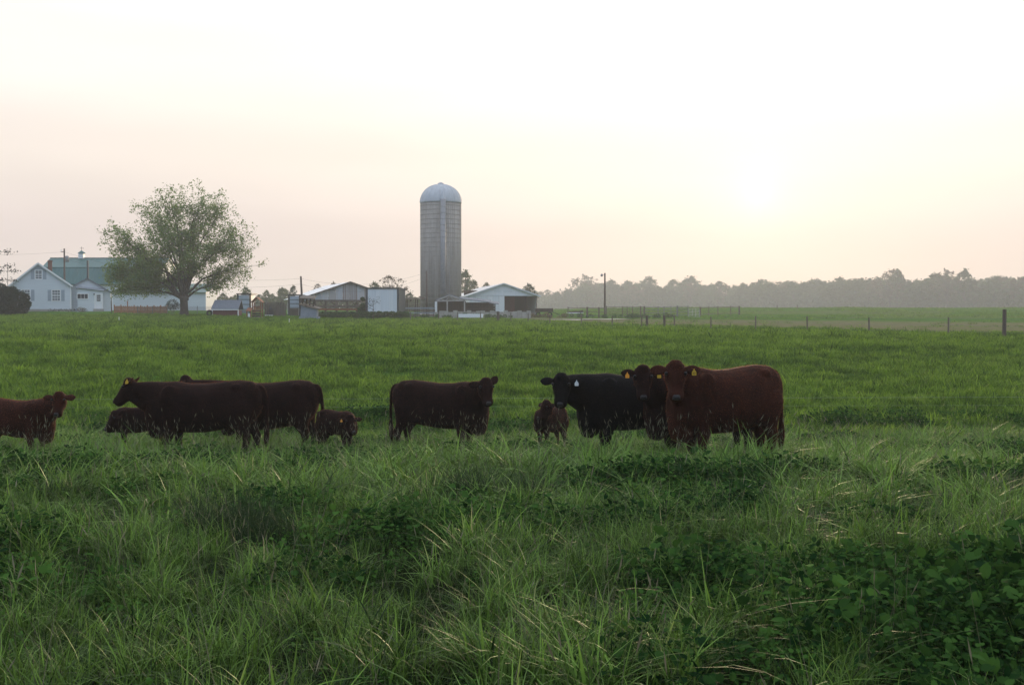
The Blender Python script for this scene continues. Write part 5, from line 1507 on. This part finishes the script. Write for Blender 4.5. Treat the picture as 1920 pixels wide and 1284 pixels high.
undergrowth()

# ------------------------------------------------------------------ grass
def blade_mat(name, c_lo, c_hi, transl=.35, rough=.6, dry=None, spec=.12):
    m = bpy.data.materials.new(name); m.use_nodes = True
    n, l = m.node_tree.nodes, m.node_tree.links
    b = n['Principled BSDF']; b.inputs['Roughness'].default_value = rough; b.inputs['Specular IOR Level'].default_value = spec
    at_ = n.new('ShaderNodeAttribute'); at_.attribute_name = 'tint'; at_.attribute_type = 'INSTANCER'
    bl = n.new('ShaderNodeAttribute'); bl.attribute_name = 'blade'
    ad = n.new('ShaderNodeMath'); ad.operation = 'ADD'; l.new(at_.outputs['Fac'], ad.inputs[0]); l.new(bl.outputs['Fac'], ad.inputs[1])
    mr = n.new('ShaderNodeMapRange'); mr.inputs['From Max'].default_value = 2.0; l.new(ad.outputs[0], mr.inputs['Value'])
    rp = n.new('ShaderNodeValToRGB'); rp.color_ramp.elements[0].color = (*c_lo, 1); rp.color_ramp.elements[1].color = (*c_hi, 1)
    rp.color_ramp.elements[0].position = .1; rp.color_ramp.elements[1].position = .8
    if dry:
        e = rp.color_ramp.elements.new(.97); e.color = (*dry, 1)
    l.new(mr.outputs[0], rp.inputs[0]); l.new(rp.outputs['Color'], b.inputs['Base Color'])
    t = n.new('ShaderNodeBsdfTranslucent'); l.new(rp.outputs['Color'], t.inputs[0])
    mx = n.new('ShaderNodeMixShader'); mx.inputs[0].default_value = transl
    l.new(b.outputs[0], mx.inputs[1]); l.new(t.outputs[0], mx.inputs[2]); l.new(mx.outputs[0], n['Material Output'].inputs['Surface'])
    return m
M['blade'] = blade_mat('grass_blade', (.006, .021, .004), (.19, .34, .055), dry=(.40, .36, .18), transl=.32, rough=.5, spec=.15)
M['far_blade'] = blade_mat('far_grass_blade', (.022, .060, .007), (.205, .335, .036), transl=.42)
M['dark_blade'] = blade_mat('tussock_blade', (.018, .040, .013), (.05, .085, .026), dry=(.15, .13, .06))
M['weed_leaf'] = blade_mat('weed_leaf', (.008, .030, .008), (.065, .15, .028), .30, .9, spec=.02)
M['stem'] = blade_mat('seed_stem', (.075, .085, .045), (.19, .18, .12), .2, .7)

def blades(n, hmin, hmax, w, spread, r_, lean=.5, segs=4, droop=.5):
    """curved tapering blades -> verts, quads, blade attribute"""
    a = r_.uniform(0, 6.283, n); rad = spread * np.sqrt(r_.random(n)); a2 = r_.uniform(0, 6.283, n)
    bx, by = rad * np.cos(a2), rad * np.sin(a2)
    H = r_.uniform(hmin, hmax, n); ln = r_.uniform(.1, 1, n) * lean * H; dr = r_.uniform(0, 1, n) ** 2 * droop
    W = w * r_.uniform(.6, 1.25, n); ph = a + r_.uniform(-.7, .7, n) + 1.57
    vs = []; 
    for i in range(segs + 1):
        t = i / segs
        off = ln * t ** 1.7 * (1 + dr * t); z = H * (t - .55 * dr * t ** 3)
        x = bx + np.cos(a) * off; y = by + np.sin(a) * off
        hw = W * .5 * (1 - t ** 2.2) * (.55 + .9 * t * (1 - t) + .25)
        vs.append(np.stack([np.stack([x - np.cos(ph) * hw, y - np.sin(ph) * hw, z], -1), np.stack([x + np.cos(ph) * hw, y + np.sin(ph) * hw, z], -1)], 1))
    V = np.stack(vs, 1)          # n, segs+1, 2, 3
    V = V.reshape(n, -1, 3); m = V.shape[1]
    q = np.array([(2 * i, 2 * i + 1, 2 * i + 3, 2 * i + 2) for i in range(segs)])
    Fq = (np.arange(n)[:, None, None] * m + q[None]).reshape(-1, 4)
    att = np.repeat(np.clip(r_.beta(.8, 1.3, n), 0, 1), m)
    return V.reshape(-1, 3), Fq, att

def blade_mesh(name, parts):
    """parts: list of (V, F, att, material)"""
    V = np.concatenate([p[0] for p in parts]); off = np.cumsum([0] + [len(p[0]) for p in parts[:-1]])
    Fq = np.concatenate([p[1] + o for p, o in zip(parts, off)]); att = np.concatenate([p[2] for p in parts])
    me = np_mesh(name, V, 4, Fq)
    for p in parts: me.materials.append(p[3])
    mi = np.concatenate([np.full(len(p[1]), i) for i, p in enumerate(parts)])
    me.polygons.foreach_set('material_index', mi.astype(np.int32))
    a = me.attributes.new('blade', 'FLOAT', 'POINT'); a.data.foreach_set('value', att.astype(np.float32))
    return me

def seed_heads(n, r_, hmin=.45, hmax=.65):
    V, Fq, att = blades(n, hmin, hmax, .0035, .10, r_, .35, 4, .35)
    m = V.reshape(n, 5, 2, 3)
    top = m[:, 4].mean(1); dr = top - m[:, 3].mean(1); dr /= np.linalg.norm(dr, axis=1)[:, None]
    sd = np.cross(dr, r_.normal(0, 1, (n, 3))); sd /= np.linalg.norm(sd, axis=1)[:, None]
    L = r_.uniform(.04, .08, (n, 1)); w = r_.uniform(.002, .004, (n, 1))
    hv = np.stack([top - dr * L * .3, top + dr * L * .3 - sd * w, top + dr * L, top + dr * L * .3 + sd * w], 1).reshape(-1, 3)
    hf = quads(n) + len(V)
    return np.concatenate([V, hv]), np.concatenate([Fq, hf]), np.concatenate([att, np.full(len(hv), .8)])

def leaves_ovate(n, zmin, zmax, spread, size, r_):
    a = r_.uniform(0, 6.283, n); rad = spread * np.sqrt(r_.random(n)); c = np.stack([rad * np.cos(a), rad * np.sin(a), r_.uniform(zmin, zmax, n) * (1 - .45 * (rad / spread) ** 2)], 1)
    az = a + r_.normal(0, .9, n); tl = r_.normal(-.1, .6, n)
    d = np.stack([np.cos(az) * np.cos(tl), np.sin(az) * np.cos(tl), np.sin(tl)], 1)
    s = np.cross(d, np.array([0, 0, 1.0])) ; s /= np.maximum(np.linalg.norm(s, axis=1), .1)[:, None]; u = np.cross(s, d)
    L = size * r_.uniform(.6, 1.3, (n, 1)); w = L * r_.uniform(.28, .42, (n, 1)); fold = L * .08
    pts = []
    for t, ww in ((0, 0), (.22, .72), (.52, 1.0), (.82, .62), (1.0, 0)):
        sag = u * (fold * 1.2 * ww - L * .16 * t * t)
        if ww == 0: pts.append(c + d * L * t + sag)
        else: pts += [c + d * L * t - s * w * ww + sag, c + d * L * t - u * L * .16 * t * t, c + d * L * t + s * w * ww + sag]
    V = np.stack(pts, 1).reshape(-1, 3)          # 0 base | 1-3 | 4-6 | 7-9 | 10 tip
    k = np.arange(n)[:, None, None] * 11
    Fq = (k + np.array([[0, 2, 1, 0], [0, 3, 2, 0], [1, 2, 5, 4], [2, 3, 6, 5], [4, 5, 8, 7], [5, 6, 9, 8], [7, 8, 10, 7], [8, 9, 10, 8]])[None])
    Fq = Fq.reshape(-1, 4)
    # the two ends are triangles: give them a fourth corner half way along an edge
    mid = np.stack([(pts[0] + pts[1]) / 2, (pts[0] + pts[3]) / 2, (pts[10] + pts[7]) / 2, (pts[10] + pts[9]) / 2], 1).reshape(-1, 3)
    off = len(V); V = np.concatenate([V, mid]); Fq = Fq.reshape(n, 8, 4)
    for j, f in enumerate((0, 1, 6, 7)): Fq[:, f, 3] = off + np.arange(n) * 4 + j
    rb = r_.random(n)
    return V, Fq.reshape(-1, 4), np.concatenate([np.repeat(rb, 11), np.repeat(rb, 4)])

def weed_stems(n, hmin, hmax, spread, r_):
    return blades(n, hmin, hmax, .004, spread, r_, .5, 3, .2)

protos = {}
def proto_collection(name, meshes):
    c = bpy.data.collections.new(name)
    for i, me in enumerate(meshes):
        o = bpy.data.objects.new('%s_%02d' % (name, i), me); c.objects.link(o)
    return c

gr = np.random.default_rng(11)
near_tufts = []
for k in range(5):
    near_tufts.append(blade_mesh('grass_tuft', [(*blades(50, .06, .34, .0082, .13, gr, 1.0, 5, 1.25), M['blade'])]))
for k in range(2):
    near_tufts.append(blade_mesh('grass_tuft', [(*blades(46, .06, .33, .0078, .13, gr, 1.0, 5, 1.2), M['blade']), (*seed_heads(3, gr), M['stem'])]))
near_tufts.append(blade_mesh('grass_tuft', [(*blades(24, .14, .42, .0115, .09, gr, .9, 6, 1.3), M['blade'])]))
weeds = []
for k in range(4):
    weeds.append(blade_mesh('weed', [(*leaves_ovate(90, .02, .30, .20, .022 + .045 * gr.random((90, 1)) ** 1.5, gr), M['weed_leaf']), (*weed_stems(10, .15, .32, .12, gr), M['weed_leaf'])]))
weeds.append(blade_mesh('weed', [(*leaves_ovate(150, .03, .26, .22, .032, gr), M['weed_leaf'])]))
coarse_tufts = []
for k in range(5):
    coarse_tufts.append(blade_mesh('coarse_tuft', [(*blades(28, .07, .34, .018, .13, gr, 1.3, 4, 1.4), M['blade'])]))
for k in range(2):
    coarse_tufts.append(blade_mesh('coarse_tuft', [(*blades(26, .10, .36, .018, .13, gr, 1.2, 4, 1.3), M['blade']), (*seed_heads(2, gr), M['stem'])]))
coarse_tufts.append(blade_mesh('coarse_tuft', [(*blades(18, .20, .46, .022, .10, gr, 1.0, 4, 1.2), M['blade'])]))
mid_tufts = []
for k in range(4):
    mid_tufts.append(blade_mesh('mid_tuft', [(*blades(26, .08, .22, .022, .22, gr, 1.1, 3, .9), M['far_blade'])]))
for k in range(4):
    mid_tufts.append(blade_mesh('mid_clump', [(*blades(60, .10, .30, .024, .24, gr, 1.0, 3, .9), M['far_blade'])]))
far_tufts = []
for k in range(3):
    far_tufts.append(blade_mesh('far_tuft', [(*blades(28, .08, .20, .045, .45, gr, 1.0, 2, .7), M['far_blade'])]))
for k in range(3):
    far_tufts.append(blade_mesh('far_clump', [(*blades(60, .10, .30, .05, .42, gr, .9, 2, .6), M['far_blade'])]))
C_coarse = proto_collection('coarse_tufts', coarse_tufts)
C_near, C_weed, C_mid, C_far = [proto_collection(n_, m_) for n_, m_ in (('near_tufts', near_tufts), ('weeds_proto', weeds), ('mid_tufts', mid_tufts), ('far_tufts', far_tufts))]

def scatter(name, pts, idx, scl, tint, coll, label, cat, tiltmax=.18):
    n = len(pts); r_ = np.random.default_rng(len(pts))
    me = bpy.data.meshes.new(name); me.vertices.add(n); me.vertices.foreach_set('co', pts.astype(np.float32).ravel())
    rot = np.stack([r_.normal(0, tiltmax, n), r_.normal(0, tiltmax, n), r_.uniform(0, 6.283, n)], 1)
    for nm, ty, dat, key in (('rot', 'FLOAT_VECTOR', rot.astype(np.float32).ravel(), 'vector'), ('scl', 'FLOAT', scl.astype(np.float32), 'value'), ('tint', 'FLOAT', tint.astype(np.float32), 'value'), ('pick', 'INT', idx.astype(np.int32), 'value')):
        a = me.attributes.new(nm, ty, 'POINT'); a.data.foreach_set(key, dat)
    o = link(name, me)
    ng = bpy.data.node_groups.new(name + '_nodes', 'GeometryNodeTree')
    ng.interface.new_socket('Geometry', in_out='INPUT', socket_type='NodeSocketGeometry'); ng.interface.new_socket('Geometry', in_out='OUTPUT', socket_type='NodeSocketGeometry')
    N, L = ng.nodes, ng.links
    gi, go = N.new('NodeGroupInput'), N.new('NodeGroupOutput')
    ci = N.new('GeometryNodeCollectionInfo'); ci.inputs['Collection'].default_value = coll; ci.inputs['Separate Children'].default_value = True; ci.inputs['Reset Children'].default_value = True
    ip = N.new('GeometryNodeInstanceOnPoints'); ip.inputs['Pick Instance'].default_value = True
    def na(nm, ty):
        x = N.new('GeometryNodeInputNamedAttribute'); x.data_type = ty; x.inputs['Name'].default_value = nm; return x.outputs['Attribute']
    L.new(gi.outputs[0], ip.inputs['Points']); L.new(ci.outputs[0], ip.inputs['Instance'])
    L.new(na('pick', 'INT'), ip.inputs['Instance Index']); L.new(na('rot', 'FLOAT_VECTOR'), ip.inputs['Rotation']); L.new(na('scl', 'FLOAT'), ip.inputs['Scale'])
    L.new(ip.outputs[0], go.inputs[0])
    o.modifiers.new('scatter', 'NODES').node_group = ng
    o['kind'] = 'stuff'
    if label: o['label'] = label; o['category'] = cat
    return o

def wedge(n, d0, d1, r_, margin=5.0):
    d = np.sqrt(r_.uniform(d0 ** 2, d1 ** 2, n)); x = r_.uniform(-1, 1, n) * (.452 * d + margin)
    return x, d

def put(x, y, dz=0): return np.stack([x, y, h(x, y) + dz], 1)

# foreground sward
r_ = np.random.default_rng(12)
x, y = wedge(52000, 3.2, 24.5, r_, 3.5)
pw = .75 * patch(x, y, .9, 41) + .7 * patch(x, y, .4, 42)        # weed patches
pt = patch(x, y, 1.1, 43); pb = patch(x, y, 4.5, 44)
cl = patch(x, y, .10, 55) + .55 * patch(x, y, .32, 56)
keep = r_.random(len(x)) < np.clip(1.0 - .75 * smooth(.30, .95, pw), .22, 1) * (.60 + .40 * smooth(-.5, .6, cl))
xs_, ys_ = x[keep], y[keep]
ck = cl[keep]; hi_ = smooth(-.15, .75, ck + r_.normal(0, .25, len(ck)))
scl = np.clip(.58 + .55 * hi_ + .12 * pt[keep] + .08 * pb[keep], .40, 1.5) * r_.uniform(.75, 1.2, keep.sum())
tint = np.clip(.10 + .55 * hi_ + .14 * pb[keep] + r_.normal(0, .22, keep.sum()), 0, 1)  # light and shade put into the tint: low tufts dark, clumps bright
idx = r_.choice(8, keep.sum(), p=[.165, .165, .165, .165, .16, .04, .04, .10])
near_ = ys_ + r_.normal(0, 1.2, len(ys_)) < 11.5
for sel, coll in ((near_, C_near), (~near_ & (r_.random(len(ys_)) < .8), C_coarse)):
    scatter('pasture_grass', put(xs_[sel], ys_[sel], -.01), idx[sel], scl[sel], tint[sel], coll, 'long lush pasture grass in front of the herd' if coll is C_near else 'coarser pasture grass reaching up to the feet of the herd', 'grass')
x, y = wedge(17000, 3.2, 30, r_, 3.5)
pw = .75 * patch(x, y, .9, 41) + .7 * patch(x, y, .4, 42)
keep = r_.random(len(x)) < np.clip(.24 + .76 * smooth(.20, .8, pw), 0, 1)
x, y, pw = x[keep], y[keep], pw[keep]
scatter('broadleaf_weeds', put(x, y, -.01), r_.integers(0, 5, len(x)), np.clip(.78 + .42 * pw, .5, 1.7) * r_.uniform(.8, 1.2, len(x)), np.clip(r_.normal(.75, .25, len(x)) - .55 * smooth(.2, .9, pw), 0, 1), C_weed, 'dark leafy weeds and clover spread through the foreground grass', 'weeds', .25)
# tall ungrazed growth in front of the animals' feet
bx_, by_ = [], []
r_ = np.random.default_rng(90)
tall_s = []
for cx, d, th, s_, ls, clf in HERD:
    half = (abs(math.cos(th)) * .95 * ls + .35) * s_
    n_ = int((190 if not clf else 90) * half); tall_s.append(r_.uniform(.85, 1.25, n_) * (.72 if clf else 1))
    bx_.append(cx + r_.uniform(-half, half + .15, n_)); by_.append(d - r_.uniform(.30, 1.5, n_) ** 1.0 - .1)
x, y = np.concatenate(bx_), np.concatenate(by_)
scatter('tall_grass', put(x, y, -.01), r_.choice(8, len(x), p=[.15, .15, .15, .15, .15, .06, .07, .12]), np.concatenate(tall_s), np.clip(r_.normal(.5, .2, len(x)), 0, 1), C_near, 'tall grass the cattle are standing in', 'grass')
# mid pasture: short sole tinted dark as shade, clumps tinted bright as lit tops
x, y = wedge(44000, 23.5, 72, r_, 6)
p2 = patch(x, y, 9, 46)
scatter('pasture_grass', put(x, y, -.01), r_.integers(0, 4, len(x)), r_.uniform(.6, 1.1, len(x)), np.clip(.28 + .10 * p2 + r_.normal(0, .14, len(x)), 0, 1), C_mid, 'grazed pasture grass rising behind the herd', 'grass', .2)
x, y = wedge(26000, 23.5, 72, r_, 6)
p1 = patch(x, y, .8, 45) + .5 * patch(x, y, 2.6, 58); p2 = patch(x, y, 9, 46)
ok = r_.random(len(x)) < .18 + .82 * smooth(-.5, .7, p1)
x, y, p1, p2 = x[ok], y[ok], p1[ok], p2[ok]
scatter('grass_clumps', put(x, y, -.01), r_.integers(4, 8, len(x)), np.clip(.95 + .22 * p1, .5, 1.7) * r_.uniform(.7, 1.25, len(x)), np.clip(.60 + .12 * p2 + r_.normal(0, .24, len(x)), 0, 1), C_mid, 'bright uneven grass clumps over the grazed slope behind the herd', 'grass', .2)
def in_pasture(x, y):
    u = x / y; fl = 62 + (0.41 - u) / .42 * 78
    return (u < -.03) | (y < fl + 4)
x, y = wedge(52000, 70, 152, r_, 8); ok = in_pasture(x, y); x, y = x[ok], y[ok]
scatter('pasture_grass', put(x, y, -.02), r_.integers(0, 3, len(x)), r_.uniform(.6, 1.15, len(x)), np.clip(.38 + .10 * patch(x, y, 14, 48) + r_.normal(0, .12, len(x)), 0, 1), C_far, 'short green pasture stretching up to the farm', 'grass', .2)
x, y = wedge(20000, 70, 152, r_, 8); ok = in_pasture(x, y) & (r_.random(len(x)) < .25 + .75 * smooth(-.4, .8, patch(x, y, 1.6, 47))); x, y = x[ok], y[ok]
scatter('grass_clumps', put(x, y, -.02), r_.integers(3, 6, len(x)), r_.uniform(.6, 1.35, len(x)), np.clip(.66 + r_.normal(0, .2, len(x)), 0, 1), C_far, 'uneven grass clumps over the far pasture below the farm', 'grass', .2)  # clumps tinted brighter than the turf to stand for lit tops
# coarser clumps that cattle leave standing
x, y = wedge(3600, 23, 125, r_, 8)
u = x / y
ok = (patch(x, y, 2.6, 57) + r_.normal(0, .5, len(x)) > .1) & ((u < -.03) | (y < 62 + (0.41 - u) / .42 * 78))
x, y = x[ok], y[ok]
scatter('grass_clumps', put(x, y, -.02), r_.integers(4, 8, len(x)), r_.uniform(.9, 1.7, len(x)) * np.where(y > 60, 1.25, 1), np.clip(r_.choice([.08, .25, .8], len(x), p=[.5, .3, .2]) + r_.normal(0, .08, len(x)), 0, 1), C_mid, 'coarse grass clumps left standing over the grazed pasture', 'grass', .2)
# sparse crop rows and weeds on the field at the right
x = r_.uniform(0, 150, 16000); y = r_.uniform(70, 330, 16000); u = x / y
fl = 62 + (0.41 - u) / .42 * 78
ok = (u > -.01) & (u < .48) & (y > fl + 6)
ok &= (y > 165) | (patch(x, y, 5, 49) > .75) | (r_.random(len(x)) < .12)
x, y = x[ok], y[ok]
scatter('field_weeds', put(x, y, -.02), r_.integers(0, 3, len(x)), np.clip(.8 + .5 * patch(x, y, 6, 49), .3, 2) * r_.uniform(.7, 1.2, len(x)), np.clip(r_.normal(.45, .15, len(x)), 0, 1), C_far, 'thin green growth over the bare field at the right', 'weeds', .2)
# tall pale seed stems near the cattle
seed_p = proto_collection('seed_stems', [blade_mesh('seed_stem', [(*seed_heads(2, gr, .5, .8), M['stem'])]) for _ in range(4)])
x, y = wedge(1300, 4, 22, r_, 3)
y = np.where(r_.random(len(y)) < .35, r_.uniform(13.5, 20, len(y)), y)
x = np.clip(x, -.46 * y - 3, .46 * y + 3)
scatter('seed_stems', put(x, y, 0), r_.integers(0, 4, len(x)), r_.uniform(.7, 1.15, len(x)), np.clip(r_.normal(.5, .3, len(x)), 0, 1), seed_p, 'thin pale seed stems standing above the grass', 'grass', .25)

# ------------------------------------------------------------------ single tussocks and weed clumps of the foreground
def ground_hit(px, py, up=.12):
    r = ray(px, py); best = None
    for d in np.arange(4.5, 60, .05):
        p = at(px, py, d)
        if p.z <= gz(p.x, p.y) + up: return p.x, p.y
    return p.x, p.y

def tussock(px, py, size, label, seed, m='dark_blade'):
    x, y = ground_hit(px, py); rr = np.random.default_rng(seed)
    parts = [(*blades(int(520 * size), .22 * size, .50 * size, .006, .30 * size, rr, .9, 5, 1.0), M[m])]
    o = link('grass_tussock', blade_mesh('grass_tussock', parts)); o.location = (x, y, gz(x, y) - .02)
    tag(o, label, 'grass tussock', 'tussocks in the foreground grass')
tussock(430, 985, 1.15, 'large dark rounded tussock left of centre in the foreground', 1)
tussock(500, 1000, .85, 'smaller dark tussock leaning on the right-hand flank of the large one', 2)
tussock(858, 925, 1.1, 'dark upright tussock below the lone cow', 3)
tussock(985, 920, .9, 'dark tussock right of the tussock below the lone cow', 4)
tussock(1500, 862, .7, 'short dark tussock below the rump of the red cow', 5)
tussock(1895, 930, 1.0, 'dark tussock at the right frame edge', 6)
tussock(115, 925, .8, 'dark tussock near the left frame edge below the dark calf', 7)

def weed_clump(px, py, size, label, seed, hgt=1.0):
    x, y = ground_hit(px, py); rr = np.random.default_rng(seed)
    n = int(420 * size)
    parts = [(*leaves_ovate(int(n * 2), .02, .42 * hgt, .48 * size, (.02 + .05 * rr.random((int(n * 2), 1)) ** 1.5), rr), M['weed_leaf']), (*weed_stems(int(40 * size), .2, .42 * hgt, .3 * size, rr), M['weed_leaf']), (*seed_heads(5, rr, .45 * hgt, .62 * hgt), M['stem'])]
    o = link('weed_clump', blade_mesh('weed_clump', parts)); o.location = (x, y, gz(x, y) - .02)
    tag(o, label, 'weed', 'leafy weed clumps in the foreground')
weed_clump(1430, 1120, 1.25, 'largest dark leafy weed mound at the lower right', 11, 1.15)
weed_clump(1700, 1215, 1.2, 'leafy weed mound in the lower right-hand corner', 12)
weed_clump(1870, 1110, 1.1, 'dark leafy clump at the right frame edge low down', 13)
weed_clump(1180, 990, 1.1, 'leafy weed clump below the black cow, halfway down', 14, .9)
weed_clump(1340, 975, .9, 'leafy weed clump below the red cow, halfway down', 15, .9)
weed_clump(770, 872, 1.1, 'small leafy dark clump just below the lone cow', 16, .9)
weed_clump(600, 880, 1.3, 'wide leafy clump below the calf with the orange tag', 17, .8)
weed_clump(1230, 1230, .9, 'bright broad leaved weeds at the bottom right of centre', 18, .7)
weed_clump(1650, 985, 1.1, 'leafy clump right of centre under the wire', 19, .8)
weed_clump(120, 900, 1.0, 'leafy dark clump at the left below the dark calf', 20, .9)
weed_clump(580, 1075, .8, 'broad leaved weeds in the lower middle-left grass', 21, .7)
